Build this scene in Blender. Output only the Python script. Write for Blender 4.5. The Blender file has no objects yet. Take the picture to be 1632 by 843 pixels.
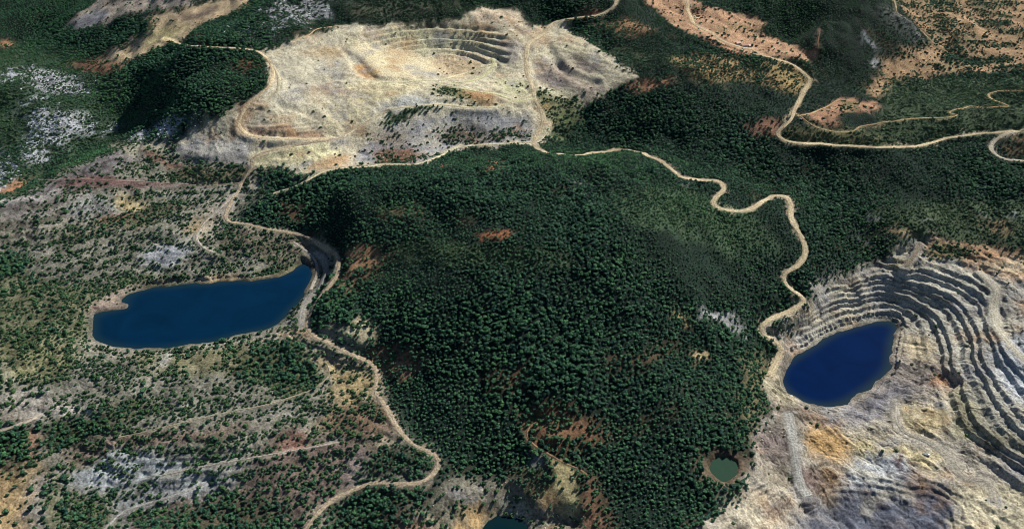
import bpy, bmesh, math, random
import numpy as np
R = math.radians
rng = np.random.default_rng(11)
random.seed(5)
SC = bpy.context.scene
COL = SC.collection

# ------------------------------------------------------------------ camera, sky, sun, exposure
CAM_Z, PITCH, FPX = 640.0, R(33.0), 1413.0          # metres, angle below the horizon, focal length in photo pixels
cam = bpy.data.cameras.new("camera")
cam.sensor_width = 36.0
cam.lens = 36.0 * FPX / 1632.0
cam.clip_start, cam.clip_end = 5.0, 60000.0
cam_o = bpy.data.objects.new("camera", cam); COL.objects.link(cam_o)
cam_o.location = (0, 0, CAM_Z); cam_o.rotation_euler = (R(90) - PITCH, 0, 0)
SC.camera = cam_o

SUN_AZ, SUN_EL = R(48), R(39)                        # clockwise from +Y, above the horizon
world = bpy.data.worlds.new("World"); SC.world = world; world.use_nodes = True
wn = world.node_tree.nodes; wl = world.node_tree.links
sky = wn.new("ShaderNodeTexSky"); sky.sky_type = 'NISHITA'; sky.sun_disc = False
sky.ozone_density = 4.0; sky.dust_density = 0.3; sky.sun_elevation = SUN_EL; sky.sun_rotation = SUN_AZ
wl.new(sky.outputs[0], wn["Background"].inputs[0]); wn["Background"].inputs[1].default_value = 0.05
sun = bpy.data.lights.new("sun", 'SUN'); sun.energy = 5.0; sun.angle = R(0.5); sun.color = (1.0, 0.965, 0.90)
sun_o = bpy.data.objects.new("sun", sun); COL.objects.link(sun_o)
sun_o.rotation_euler = (R(90) - SUN_EL, 0, math.pi - SUN_AZ)
sun_o.location = (800, 600, 900)
SC.view_settings.view_transform = 'Standard'; SC.view_settings.look = 'None'
SC.view_settings.gamma = 1.0; SC.view_settings.use_curve_mapping = False
SC.view_settings.exposure = 0.5
SC.cycles.filter_width = 0.9

# ------------------------------------------------------------------ small numeric tools
CP, SP = math.cos(PITCH), math.sin(PITCH)
def rays(px):
    px = np.asarray(px, float)
    a = (px[:, 0] - 816.0) / FPX; b = (421.5 - px[:, 1]) / FPX
    return np.stack([a, CP + b * SP, -SP + b * CP], 1)
def to_plane(px, z):                                  # where the sight line of a photo pixel meets height z
    d = rays(px); t = (np.asarray(z, float) - CAM_Z) / d[:, 2]
    return d[:, 0] * t, d[:, 1] * t
def project(x, y, z):
    dy, dz = y, z - CAM_Z
    depth = dy * CP - dz * SP
    up = dy * SP + dz * CP
    return 816 + FPX * x / depth, 421.5 - FPX * up / depth, depth
def h2(ix, iy, seed):
    n = (ix.astype(np.int64) * 374761393 + iy.astype(np.int64) * 668265263 + seed * 974711) & 0x7fffffff
    n = ((n ^ (n >> 13)) * 1274126177) & 0x7fffffff
    return ((n ^ (n >> 16)) & 0xffff) / 65535.0
def vnoise(x, y, seed):
    fx, fy = np.floor(x), np.floor(y); ix, iy = fx.astype(np.int64), fy.astype(np.int64)
    u, v = x - fx, y - fy; u = u * u * (3 - 2 * u); v = v * v * (3 - 2 * v)
    a, b, c, d = h2(ix, iy, seed), h2(ix + 1, iy, seed), h2(ix, iy + 1, seed), h2(ix + 1, iy + 1, seed)
    return (a * (1 - u) + b * u) * (1 - v) + (c * (1 - u) + d * u) * v
def fbm(x, y, scale, seed, octs=4, gain=0.5):         # about -1..1
    s, a, t = 0.0, 1.0, 0.0
    ca, sa = 0.8, 0.6
    x, y = x / scale, y / scale
    for k in range(octs):
        s = s + a * (vnoise(x, y, seed + k * 17) * 2 - 1); t += a; a *= gain
        x, y = (ca * x - sa * y) * 2.03 + 7.1, (sa * x + ca * y) * 2.03 + 3.7
    return s / t
def sstep(a, b, x):
    t = np.clip((x - a) / (b - a), 0, 1); return t * t * (3 - 2 * t)
def lin(c):
    c = np.asarray(c, float) / 255.0
    return np.where(c <= 0.04045, c / 12.92, ((c + 0.055) / 1.055) ** 2.4)

# ------------------------------------------------------------------ relief: heights read off the photograph
CTRL = [  # photo x, photo y, height
# foreground
(-250,900,10),(0,843,2),(250,843,3),(500,843,-6),(640,840,-12),(740,808,-8),(800,838,-20),(770,805,-9),(740,768,-2),(800,764,-2),(835,770,3),(870,770,6),(905,790,2),(880,822,-10),(840,822,-16),(900,740,12),
(930,835,-8),(1000,843,-2),(1150,843,0),(1800,900,0),(1300,900,-26),(800,950,-30),(250,1000,-5),(-400,700,40),
# left terraces
(0,600,26),(100,650,20),(300,650,20),(450,600,20),(550,650,15),(50,740,8),(250,715,12),(240,790,-4),(400,740,6),(600,600,22),(640,690,15),(700,740,8),(560,790,-3),(400,800,-5),(120,800,0),
# left lake
(300,500,18),(200,510,18),(420,480,18),(480,440,18),(100,520,27),(60,450,36),(0,400,46),(200,400,36),(300,400,40),(230,425,31),(350,425,29),(430,415,28),(200,570,23),(330,562,23),(440,540,25),
# spoil plateau
(200,300,60),(100,350,54),(300,280,63),(160,252,70),(240,228,74),(20,332,66),(390,290,60),(360,340,50),(320,235,75),(-150,400,62),(-250,330,70),
# valley behind the plateau
(60,262,30),(0,255,30),(120,225,40),(0,305,36),(0,200,55),(100,200,56),(60,170,70),(200,190,54),(160,150,66),(30,130,84),(100,120,80),(0,80,75),(60,70,78),(-150,200,60),
# dark hill
(300,77,148),(420,112,138),(210,125,88),(230,200,70),(330,195,98),(430,128,136),(280,140,118),
(330,40,146),(380,10,165),(230,20,142),(0,0,100),(130,30,115),(150,100,84),(250,70,122),(500,30,165),(450,0,188),(300,0,162),
# upper quarry
(450,80,146),(560,46,152),(500,150,117),(450,230,88),(400,250,78),(330,250,80),(600,190,100),(640,180,103),(600,235,76),(700,162,108),(720,232,73),(850,200,84),(830,228,75),
(780,160,106),(650,100,114),(700,120,108),(600,76,128),(768,98,110),(795,104,112),(815,60,136),(806,74,129),(814,92,122),(740,28,152),(740,44,142),(780,50,140),(820,35,148),(640,40,147),(700,40,144),(590,45,148),(650,74,121),(690,75,117),(735,85,111),(880,35,142),(850,90,120),(840,130,108),(850,180,93),(858,236,76),
(960,90,132),(1012,120,126),(905,60,136),(900,130,108),(950,160,100),(890,160,96),(920,190,82),
# behind
(900,0,172),(990,5,168),(950,30,152),(1050,60,150),(1130,105,134),(1100,150,118),(1200,130,118),(1270,108,118),(1294,130,113),(1250,205,92),(1010,205,80),(1100,222,82),(1000,226,66),(900,228,70),
(1200,260,60),(1300,300,48),(1400,280,62),(1500,250,74),(1632,232,86),(1632,290,70),(1500,320,54),(1350,330,44),(1400,350,44),(1550,350,50),(1632,370,50),(1800,300,80),
(1310,50,158),(1440,22,160),(1380,40,158),(1478,68,110),(1350,125,106),(1310,155,102),(1260,62,130),(1200,30,150),(1130,8,162),(1200,82,126),(1400,170,98),(1330,182,97),(1420,105,104),(1550,60,104),
(1632,15,110),(1632,120,104),(1550,170,97),(1632,170,100),(1800,100,110),
# central hill
(700,252,88),(850,242,86),(600,268,80),(500,290,70),(900,300,110),(1000,246,92),(1050,300,100),(1100,290,86),(1150,325,76),(800,330,114),(650,330,92),(560,345,74),(490,345,49),(1250,320,58),(1280,385,42),
(1100,400,80),(1000,400,95),(850,420,93),(700,420,84),(600,420,58),(560,430,48),(530,400,42),(540,470,38),(490,522,29),(650,500,62),(800,500,72),(1000,500,67),(1150,480,48),(1250,440,34),(1280,480,22),
(1210,515,18),(1100,560,38),(950,600,44),(800,600,44),(650,580,34),(720,680,20),(850,690,20),(1000,700,18),(1150,650,14),(1220,600,6),(1150,745,3),(1100,800,3),(440,370,44),
# lower pit
(1300,600,-24),(1350,570,-24),(1390,540,-24),(1470,548,-8),(1500,600,-4),(1450,600,-12),
(1290,500,10),(1370,452,17),(1420,468,0),(1385,482,-5),(1440,425,24),(1480,418,28),(1540,428,30),(1592,465,27),(1632,500,26),
(1285,548,-17),(1340,524,-18),(1400,506,-20),(1450,522,-14),(1490,560,-8),(1510,610,-6),(1515,680,-8),(1565,735,-12),(1632,790,-14),(1600,560,22),(1632,620,20),(1632,700,8),(1750,800,0),(1750,650,24),
(1632,440,34),(1600,400,40),(1480,383,38),(1400,410,24),(1330,450,16),(1380,400,24),(1330,420,22),
(1300,700,-12),(1250,680,-4),(1420,720,-13),(1500,740,-12),(1400,660,-14),(1280,760,-15),(1200,740,4),(1200,790,-4),(1560,810,-16),(1400,830,-25),(1330,800,-22),
# the land outside the frame
(-500,120,90),(-700,400,80),(2200,300,90),(2100,600,60),(2100,120,110),(-300,30,120),
]
c = np.array(CTRL, float)
cx, cy = to_plane(c[:, :2], c[:, 2]); cz = c[:, 2]
far = np.array([(-3000,3600,180),(-1200,3400,190),(0,3300,210),(1000,3300,170),(2200,3300,160),(3600,3600,200),(-2600,1500,150),(2800,1400,150),(-1800,200,40),(1800,200,50),(0,-400,-10),(-1500,-700,20),(1500,-700,20)], float)
cx = np.r_[cx, far[:, 0]]; cy = np.r_[cy, far[:, 1]]; cz = np.r_[cz, far[:, 2]]
S = 500.0
def U(r2): return np.where(r2 > 1e-12, 0.5 * r2 * np.log(np.maximum(r2, 1e-12)), 0)
n = len(cx); P = np.c_[cx, cy] / S
K = U(((P[:, None] - P[None]) ** 2).sum(2)) + np.eye(n) * 6e-4
A = np.zeros((n + 3, n + 3)); A[:n, :n] = K; A[:n, n] = 1; A[n, :n] = 1; A[:n, n+1:] = P; A[n+1:, :n] = P.T
W = np.linalg.solve(A, np.r_[cz, 0, 0, 0])
def tps(x, y):
    x = np.asarray(x, float).ravel() / S; y = np.asarray(y, float).ravel() / S
    out = np.empty(len(x))
    for i in range(0, len(x), 20000):
        xs, ys = x[i:i+20000], y[i:i+20000]
        out[i:i+20000] = U((xs[:, None] - P[None, :, 0]) ** 2 + (ys[:, None] - P[None, :, 1]) ** 2) @ W[:n] + W[n] + xs * W[n+1] + ys * W[n+2]
    return out
# map raster (top-down)
X0, X1, Y0, Y1, RES = -1900.0, 1900.0, 250.0, 3050.0, 3.0
NX, NY = int((X1 - X0) / RES), int((Y1 - Y0) / RES)
gx = X0 + (np.arange(NX) + .5) * RES; gy = Y0 + (np.arange(NY) + .5) * RES
GX, GY = np.meshgrid(gx, gy)
def samp(a, x, y):                                    # bilinear look-up in a map
    u = np.clip((x - X0) / RES - .5, 0, NX - 1.001); v = np.clip((y - Y0) / RES - .5, 0, NY - 1.001)
    i = u.astype(int); j = v.astype(int); u = u - i; v = v - j
    if a.ndim == 3: u = u[..., None]; v = v[..., None]
    return (a[j, i] * (1 - u) + a[j, i+1] * u) * (1 - v) + (a[j+1, i] * (1 - u) + a[j+1, i+1] * u) * v
def blur(a, r, it=2):                                 # box blur, r in cells
    r = int(max(1, r))
    for _ in range(it):
        for ax in (0, 1):
            p = [(0, 0)] * a.ndim; p[ax] = (r + 1, r)
            cs = np.cumsum(np.pad(a, p, mode='edge'), axis=ax)
            m = a.shape[ax]
            a = (np.take(cs, np.arange(2*r+1, 2*r+1+m), ax) - np.take(cs, np.arange(0, m), ax)) / (2 * r + 1)
    return a
ks = 4                                                # the smooth surface on a coarse lattice, refined
xs_ = np.linspace(X0, X1, NX // ks + 1); ys_ = np.linspace(Y0, Y1, NY // ks + 1)
cgx, cgy = np.meshgrid(xs_, ys_)
cg = tps(cgx, cgy).reshape(cgx.shape)
def csamp(x, y):
    u = np.clip((x - X0) / (X1 - X0) * (len(xs_) - 1), 0, len(xs_) - 1.001); v = np.clip((y - Y0) / (Y1 - Y0) * (len(ys_) - 1), 0, len(ys_) - 1.001)
    i = u.astype(int); j = v.astype(int); u = u - i; v = v - j
    return (cg[j, i] * (1 - u) + cg[j, i+1] * u) * (1 - v) + (cg[j+1, i] * (1 - u) + cg[j+1, i+1] * u) * v
Z = blur(csamp(GX, GY), 2)
def ground_hit(px, zmap=None):                        # photo pixels -> first point of the relief they see
    zmap = Z if zmap is None else zmap
    d = rays(px); t = np.linspace(560, 3600, 1200)
    x = d[:, 0, None] * t; y = d[:, 1, None] * t; z = CAM_Z + d[:, 2, None] * t
    below = z <= samp(zmap, x, y)
    k = np.where(below.any(1), below.argmax(1), 1199)
    k = np.maximum(k, 1); r = np.arange(len(k))
    e1 = z[r, k] - samp(zmap, x[r, k], y[r, k]); e0 = z[r, k-1] - samp(zmap, x[r, k-1], y[r, k-1])
    f = np.clip(e0 / np.where(np.abs(e0 - e1) < 1e-6, 1, e0 - e1), 0, 1); tt = t[k-1] + f * (t[k] - t[k-1])
    return d[:, 0] * tt, d[:, 1] * tt
def fill(xp, yp):                                     # polygon -> boolean map (window, mask)
    i0, i1 = np.clip([int((min(xp) - X0) / RES) - 1, int((max(xp) - X0) / RES) + 2], 0, NX)
    j0, j1 = np.clip([int((min(yp) - Y0) / RES) - 1, int((max(yp) - Y0) / RES) + 2], 0, NY)
    if i1 <= i0 or j1 <= j0: return (slice(0, 0), slice(0, 0)), np.zeros((0, 0), bool)
    xx, yy = GX[j0:j1, i0:i1], GY[j0:j1, i0:i1]; m = np.zeros(xx.shape, bool)
    for k in range(len(xp)):
        x1_, y1_, x2_, y2_ = xp[k-1], yp[k-1], xp[k], yp[k]
        if y1_ == y2_: continue
        m ^= ((y1_ > yy) != (y2_ > yy)) & (xx < (x2_ - x1_) * (yy - y1_) / (y2_ - y1_) + x1_)
    return (slice(j0, j1), slice(i0, i1)), m
def dens_poly(pts, per=14.0):                         # closed polygon in pixels with extra points along its sides
    out = []
    for k in range(len(pts)):
        a, b = np.array(pts[k-1], float), np.array(pts[k], float); m = max(1, int(np.hypot(*(b - a)) / per))
        out += [a + (b - a) * i / m for i in range(m)]
    return np.array(out)

# ------------------------------------------------------------------ lakes
LAKES = {
 'lake_a': (20.0, [(147,500),(150,520),(146,537),(165,547),(205,556),(250,557),(290,550),(330,546),(370,535),(420,525),(441,519),(465,492),(490,467),(501,447),(507,431),(503,420),(494,414),(480,419),(467,432),(440,441),(400,448),(382,446),(350,450),(325,454),(310,451),(280,456),(240,458),(205,470),(188,478),(205,486),(207,494),(190,494),(165,496)]),
 'lake_b': (-22.0, [(1238,605),(1250,580),(1290,555),(1330,531),(1370,518),(1400,512),(1428,512),(1431,525),(1421,545),(1418,580),(1410,597),(1385,618),(1350,640),(1325,648),(1305,649),(1275,637),(1254,625),(1252,617)]),
 'pond_c': (-20.0, [(772,850),(778,833),(795,825),(812,831),(822,843),(830,870),(760,870)]),
 'pond_d': (1.5, [(1128,742),(1134,730),(1150,726),(1168,730),(1177,741),(1174,756),(1160,766),(1146,767),(1133,757)]),
}
lake_xy = {}
for k, (lv, pts) in LAKES.items():
    xp, yp = to_plane(dens_poly(pts, 8), lv); lake_xy[k] = (xp, yp)
    w, m = fill(xp, yp); a = np.zeros((NY, NX)); a[w] = m
    near = samp(blur(a, 1), GX + fbm(GX, GY, 16, 881, 3, .6) * 4, GY + fbm(GX, GY, 16, 891, 3, .6) * 4); wide = blur(a, 8, 3)
    infl = np.clip(wide * 3.0, 0, 1); infl = np.maximum(infl, a)
    dz = (0.5 - near) * 5.0
    bank = np.maximum(Z, lv + 0.5)
    Z = np.where(infl > 0, Z * (1 - infl) + infl * (lv + np.where(near > .02, dz, dz + np.minimum(bank - lv - 2.5, 4))), Z)

# ------------------------------------------------------------------ micro relief and benches
Q_UP = [(415,80),(440,78),(470,65),(545,42),(600,42),(680,38),(740,32),(745,22),(770,14),(815,14),(835,25),(838,38),(870,38),(890,30),(910,48),(930,62),(960,78),(990,100),(1020,122),(980,145),(940,165),(905,185),(885,203),(868,226),(850,230),(770,231),(712,243),(660,262),(560,267),(470,280),(440,270),(405,262),(330,258),(290,250),(278,232),(285,222),(330,195),(385,170),(425,140),(436,118),(430,98)]
Q_LOW = [(1212,512),(1250,498),(1288,478),(1310,465),(1350,440),(1400,412),(1440,395),(1470,378),(1500,380),(1530,388),(1580,396),(1632,415),(1760,430),(1800,900),(1060,900),(1090,842),(1130,828),(1170,812),(1195,790),(1186,770),(1196,735),(1198,690),(1228,655),(1222,620),(1226,598),(1243,565),(1238,546),(1214,527)]
SPOIL = [(-80,380),(0,335),(50,303),(110,265),(160,250),(200,228),(275,224),(285,252),(400,264),(398,272),(430,300),(400,325),(370,345),(372,357),(470,374),(508,388),(530,405),(536,425),(530,445),(505,470),(492,500),(490,522),(560,560),(598,588),(600,625),(618,660),(640,690),(690,722),(700,745),(660,775),(620,770),(570,780),(520,805),(490,860),(-90,900)]
def beyond(pts):                                      # cover that runs out of the frame runs on outside it
    return [(x - 330 if x <= -6 else x + 330 if x >= 1640 else x, y + 170 if y >= 848 else y) for x, y in pts]
def region(pts, soft=2):
    xp, yp = ground_hit(dens_poly(beyond(pts))); w, m = fill(xp, yp); a = np.zeros((NY, NX)); a[w] = m
    return blur(a, soft) if soft else a
Zs = Z.copy()
q_up, q_low, spoil = region(Q_UP), region(Q_LOW), region(SPOIL)
bench_a = region([(1285,500),(1330,468),(1375,440),(1430,418),(1480,412),(1545,420),(1600,455),(1605,500),(1590,550),(1680,640),(1680,830),(1632,800),(1565,745),(1520,690),(1505,625),(1485,570),(1450,525),(1400,508),(1340,527),(1285,556),(1262,548)], 2)
bench_b = region([(570,46),(640,37),(740,37),(790,44),(818,68),(808,106),(770,103),(738,90),(690,80),(640,80),(590,80)], 2)
bench_c = region([(385,196),(500,192),(520,212),(500,221),(400,221),(382,208)], 2)
bench_d = region([(1300,470),(1340,446),(1440,396),(1470,384),(1440,425),(1370,446),(1310,480)], 2)
fade = np.clip(infl * 0 + 1, 0, 1)
rough = np.maximum(np.maximum(q_up, q_low), spoil * .6)
Z = Z + fbm(GX, GY, 95, 3, 4) * (6.5 - 4.7 * rough) + np.abs(fbm(GX * .9 + GY * .3, GY * .55 - GX * .15, 60, 9, 3)) * (9 - 7.5 * rough) - (1 - rough) * 2.2 + (1 - rough) * (np.abs(fbm(GX * .85 - GY * .35, GY * .5 + GX * .3, 120, 15, 3)) * 20 - 6)
for k, (lv, pts) in LAKES.items():                    # keep the water's edge where it was
    xp, yp = lake_xy[k]; w, m = fill(xp, yp); a = np.zeros((NY, NX)); a[w] = m
    keep = np.clip(blur(a, 5, 3) * 6, 0, 1); Z = Z * (1 - keep) + Zs * keep

DROPS = [ # photo pixels, metres, softness: cut faces and slumps
 ([(806,768),(826,780),(848,804),(862,815),(920,818),(932,830),(872,836),(842,846),(836,880),(752,880),(772,834),(790,824),(745,818),(790,808)], -6, 1),
 ([(1492,585),(1520,598),(1535,608),(1512,616),(1494,602)], -7, 1),
 ([(1200,692),(1236,668),(1252,690),(1250,735),(1215,738)], -4, 1),
 ([(1212,742),(1262,740),(1272,778),(1240,782)], -3, 1),
 ([(1270,790),(1340,775),(1420,770),(1500,775),(1530,800),(1480,860),(1270,860)], -5, 2),
 ([(1160,800),(1205,772),(1255,795),(1262,830),(1200,826)], -3, 1),
 ([(225,838),(300,805),(360,785),(370,772),(250,792),(180,815),(170,850)], -3, 1),
 ([(600,215),(720,180),(842,185),(850,200),(845,226),(760,230),(712,240),(660,258),(600,262)], -3, 3),
 ([(850,100),(905,130),(925,152),(900,160),(860,135)], -4, 3),
 ([(432,105),(445,121),(480,127),(545,117),(549,125),(480,136),(440,131)], -4, 1), ([(432,148),(446,162),(490,180),(502,176),(500,186),(450,172),(434,158)], -4, 1),
 ([(543,75),(574,94),(602,124),(645,127),(602,134),(566,112)], -5, 1), ([(884,94),(906,109),(946,124),(962,132),(940,139),(897,119)], -6, 1), ([(868,60),(884,80),(902,110),(890,114),(872,86)], -4, 1),
 ([(288,240),(305,252),(395,250),(400,258),(330,262),(286,256)], -4, 1),
 ([(905,85),(965,112),(945,122),(912,108)], -4, 2),
]
for pts, dz, soft in DROPS:
    Z = Z + dz * region(pts, soft)
Zs = Z.copy()

# ------------------------------------------------------------------ roads: bed cut into the relief, ribbon laid on it
ROADS = [ # name, width (m), colour, kind-of-surface text, pixels
 ('dirt_road', 9.5, (188,172,140), [(985,-6),(980,10),(960,25),(925,28),(885,33),(866,55),(841,70),(838,95),(840,120),(850,140),(852,160),(865,180),(868,195),(858,212),(850,228),(858,240),(878,245),(905,248),(935,247),(960,242),(1000,240),(1025,244),(1050,255),(1070,270),(1088,283),(1105,287),(1130,287),(1148,291),(1155,302),(1141,315),(1134,323),(1145,332),(1165,336),(1185,338),(1200,332),(1215,321),(1230,314),(1254,313),(1261,325),(1260,345),(1270,365),(1282,385),(1284,408),(1270,425),(1252,432),(1247,445),(1258,460),(1280,473),(1284,480),(1270,491),(1245,502),(1217,512),(1213,525),(1225,538),(1240,548),(1247,560),(1236,580),(1226,600)]),
 ('dirt_road', 5.5, (200,190,155), [(850,227),(820,228),(770,231),(730,235),(712,243),(690,255),(660,262),(600,264),(560,267),(520,272),(490,287),(465,300),(433,311)]),
 ('dirt_road', 6.4, (168,152,128), [(622,174),(590,190),(560,210),(545,222),(500,228),(450,236),(412,244),(401,255),(403,266),(394,278),(386,290),(380,305),(370,320),(362,335),(358,347),(366,355),(400,358),(430,366),(470,373),(490,377),(510,385),(524,394),(537,405),(541,420),(537,440),(525,458),(507,475),(496,490),(491,505),(489,522),(503,537),(530,550),(565,565),(590,578),(602,590),(600,608),(597,625),(610,640),(622,660),(632,680),(645,698),(660,710),(685,720),(703,734),(694,753),(675,767),(655,772),(620,770),(590,768),(565,780),(530,796),(505,817),(485,850)]),
 ('gravel_track', 9.0, (140,136,128), [(479,522),(482,495),(497,472),(512,447),(521,427),(514,407),(497,395)]),
 ('dirt_road', 6.5, (200,180,145), [(262,62),(290,72),(330,75),(380,77),(415,83),(430,98),(437,116),(428,140),(402,160),(386,180),(379,200),(392,215),(420,220),(480,222),(530,221)]),
 ('dirt_road', 8.5, (190,172,138), [(1096,-6),(1095,15),(1105,38),(1135,55),(1155,68),(1180,75),(1200,81),(1212,88),(1240,95),(1262,102),(1280,115),(1292,128),(1289,136),(1281,145),(1275,160),(1266,175),(1263,188),(1252,200),(1240,208),(1238,217),(1248,225),(1270,228.5),(1310,230),(1350,233),(1400,235),(1450,235),(1480,230),(1510,220),(1550,215),(1590,212),(1615,209),(1650,200)]),
 ('dirt_road', 8.0, (175,165,145), [(1620,208),(1600,215),(1585,224),(1577,235),(1583,245),(1595,253),(1615,257),(1660,259)]),
 ('sandy_track', 3.6, (165,142,102), [(1267,180),(1285,193),(1300,203),(1315,210),(1340,211),(1362,211),(1366,203),(1400,197),(1450,190),(1500,188),(1530,186),(1510,179),(1530,173),(1570,171),(1613,170),(1600,165),(1577,158),(1573,151),(1590,146),(1650,143)]),
 ('sandy_track', 4.4, (182,150,112), [(1268,186),(1290,182),(1315,172),(1340,158)]),
 ('sandy_track', 6.0, (195,185,150), [(622,174),(660,170),(700,166),(740,172),(790,172),(830,158),(850,150)]),
 ('quarry_ramp', 7.0, (200,195,150), [(783,92),(790,100),(782,112),(772,122),(750,130),(720,132)]),
 ('quarry_ramp', 12.0, (165,163,155), [(1255,655),(1262,690),(1270,740),(1278,775),(1290,797)]),
 ('quarry_ramp', 10.0, (160,154,140), [(1431,640),(1429,668),(1441,690),(1480,703),(1510,725),(1525,755),(1545,768),(1570,760),(1580,775),(1585,805)]),
 ('quarry_ramp', 6.0, (138,126,108), [(1468,384),(1456,410),(1440,430)]),
 ('quarry_ramp', 10.0, (172,166,148), [(1560,432),(1590,462),(1582,490),(1586,520),(1610,550),(1650,590)]),
 ('gravel_track', 4.0, (165,158,145), [(384,300),(350,333),(325,355),(311,380),(328,398),(345,405)]),
 ('sandy_track', 2.6, (158,152,138), [(255,758),(340,740),(467,718),(545,704)]),
 ('sandy_track', 2.2, (152,144,120), [(185,699),(250,683),(330,664),(420,646),(500,622),(528,598),(520,575)]),
 ('sandy_track', 5.0, (178,166,148), [(-10,692),(30,676),(66,662)]),
 ('gravel_track', 3.6, (160,158,150), [(160,850),(180,828),(200,812),(262,796),(330,768)]),
 ('gravel_track', 4.5, (160,152,138), [(466,384),(490,400),(504,416),(507,436),(494,464)]),
 ('haul_track', 6.0, (206,198,160), [(590,134),(640,130),(700,128),(755,114),(786,101)]),
 ('haul_track', 5.0, (205,195,160), [(545,222),(575,200),(612,180)]),
 ('haul_track', 5.0, (196,184,152), [(436,104),(446,126),(442,146),(420,168)]),
 ('haul_track', 5.5, (202,196,150), [(852,158),(822,163),(792,150),(760,146),(700,135)]),
 ('sandy_track', 3.4, (138,112,86), [(858,668),(838,684),(842,705),(870,720),(895,735),(930,750),(938,762)]),
 ('sandy_track', 3.0, (134,112,104), [(60,288),(120,285),(200,289),(270,293),(330,297),(384,292)]),
 ('sandy_track', 4.0, (190,165,125), [(462,66),(490,60),(500,48),(530,42),(556,42)]),
 ('sandy_track', 4.0, (158,140,108), [(1424,-5),(1430,20),(1470,50),(1484,67),(1500,78)]),
 ('sandy_track', 2.4, (120,92,68), [(1307,45),(1305,60),(1302,72),(1304,80)]),
]
road_dist = np.full((NY, NX), 1e3); road_lines = []
def resample(p, step):
    d = np.r_[0, np.cumsum(np.hypot(*np.diff(p[:, :2], axis=0).T))]; m = max(2, int(d[-1] / step))
    t = np.linspace(0, d[-1], m); return np.stack([np.interp(t, d, p[:, k]) for k in range(p.shape[1])], 1)
def smooth1(a, r):
    k = np.ones(2 * r + 1) / (2 * r + 1); return np.convolve(np.pad(a, r, mode='edge'), k, 'valid')
Zr = Z.copy()
RAMPS = []
for name, wd, colr, px in ROADS:
    wd = wd * .8
    px = resample(np.array(px, float), 4.0)
    x, y = ground_hit(px, Zs)
    p = resample(np.c_[x, y], 2.0)
    x, y = smooth1(p[:, 0], 4), smooth1(p[:, 1], 4)
    z = smooth1(samp(Zr, x, y), 12)
    lv = [samp(np.where(road_dist < 1e2, Z, Zr), x, y)]
    road_lines.append((name, wd, colr, np.c_[x, y, z]))
    best = np.full((NY, NX), 1e3, np.float32); bz = np.zeros((NY, NX), np.float32)
    rr = int((wd / 2 + 14) / RES) + 1
    for a_, b_, c_ in zip(x, y, z):
        i, j = int((a_ - X0) / RES), int((b_ - Y0) / RES)
        if i < rr or j < rr or i >= NX - rr or j >= NY - rr: continue
        sl = (slice(j - rr, j + rr + 1), slice(i - rr, i + rr + 1))
        dd = np.hypot(GX[sl] - a_, GY[sl] - b_); mm = dd < best[sl]
        best[sl] = np.where(mm, dd, best[sl]); bz[sl] = np.where(mm, c_, bz[sl])
    wgt = 1 - sstep(wd / 2 + 2.5, wd / 2 + 12, best)
    Z = Z * (1 - wgt) + bz * wgt
    road_dist = np.minimum(road_dist, best - wd / 2)
    RAMPS.append((colr, 1 - sstep(wd / 2 - 2, wd / 2 + 3, best + fbm(GX, GY, 14, 5, 2) * 2)))

# ------------------------------------------------------------------ what covers the land: colour (as bare surface), trees, shrubs
# default: forest floor
TRI = np.zeros((NY, NX, 3)) + lin((30, 46, 38)); TREE = np.full((NY, NX), 0.96); SHRUB = np.zeros((NY, NX)); CALM = np.zeros((NY, NX)); ROCK = np.zeros((NY, NX)); LOW = np.zeros((NY, NX)); SOIL = np.zeros((NY, NX))
def zone(pts, colr=None, tree=None, shrub=None, soft=3, mix=1.0, patch=0):
    global TRI
    soft = min(soft, 2)
    xp, yp = ground_hit(dens_poly(beyond(pts)), Zs)
    w, m = fill(xp, yp)
    if m.size == 0: return
    j0, i0 = max(w[0].start - 3 * soft, 0), max(w[1].start - 3 * soft, 0); j1, i1 = min(w[0].stop + 3 * soft, NY), min(w[1].stop + 3 * soft, NX)
    a = np.zeros((j1 - j0, i1 - i0)); a[w[0].start - j0:w[0].stop - j0, w[1].start - i0:w[1].stop - i0] = m
    a = blur(a, soft) if soft else a
    sl = (slice(j0, j1), slice(i0, i1))
    if patch:
        b = a.copy(); a = a * sstep(-.12, .12, fbm(GX[sl], GY[sl], 30, 611, 4, .7) + patch - .5)
        ROCK[sl] = np.maximum(ROCK[sl], a)
    if colr is not None: am = a[..., None] * mix; TRI[sl] = TRI[sl] * (1 - am) + am * lin(colr)
    if tree is not None: TREE[sl] = TREE[sl] * (1 - a) + a * tree
    if shrub is not None: SHRUB[sl] = SHRUB[sl] * (1 - a) + a * shrub
Z_ = zone
# far left valley and limestone slopes
Z_([(-60,75),(100,75),(170,100),(215,130),(190,160),(230,190),(150,245),(0,330),(-60,350)], (54,76,58), .72, .5, 5)
Z_([(0,112),(40,105),(100,118),(150,132),(152,150),(110,150),(70,146),(0,132)], (178,181,186), .07, .7, 3, patch=.74)
Z_([(45,130),(75,118),(95,135),(80,145)], (95,95,105), .3, .5, 2)
Z_([(30,165),(60,152),(110,178),(185,198),(180,210),(130,212),(95,245),(60,262),(35,255),(45,210)], (178,181,186), .07, .7, 3, patch=.74)
Z_([(195,222),(265,190),(320,186),(300,200),(275,215),(220,224)], (176,178,184), .06, .5, 2, patch=.8)
Z_([(-10,245),(20,240),(40,290),(0,310)], (178,181,186), .07, .7, 3, patch=.74)
Z_([(340,52),(400,18),(440,-6),(560,-6),(540,25),(480,45),(420,62),(380,66)], (150,152,154), .3, .6, 4, patch=.5)
Z_([(555,2),(700,2),(760,12),(640,25),(560,30)], (85,88,72), .6, .5, 4)
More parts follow.
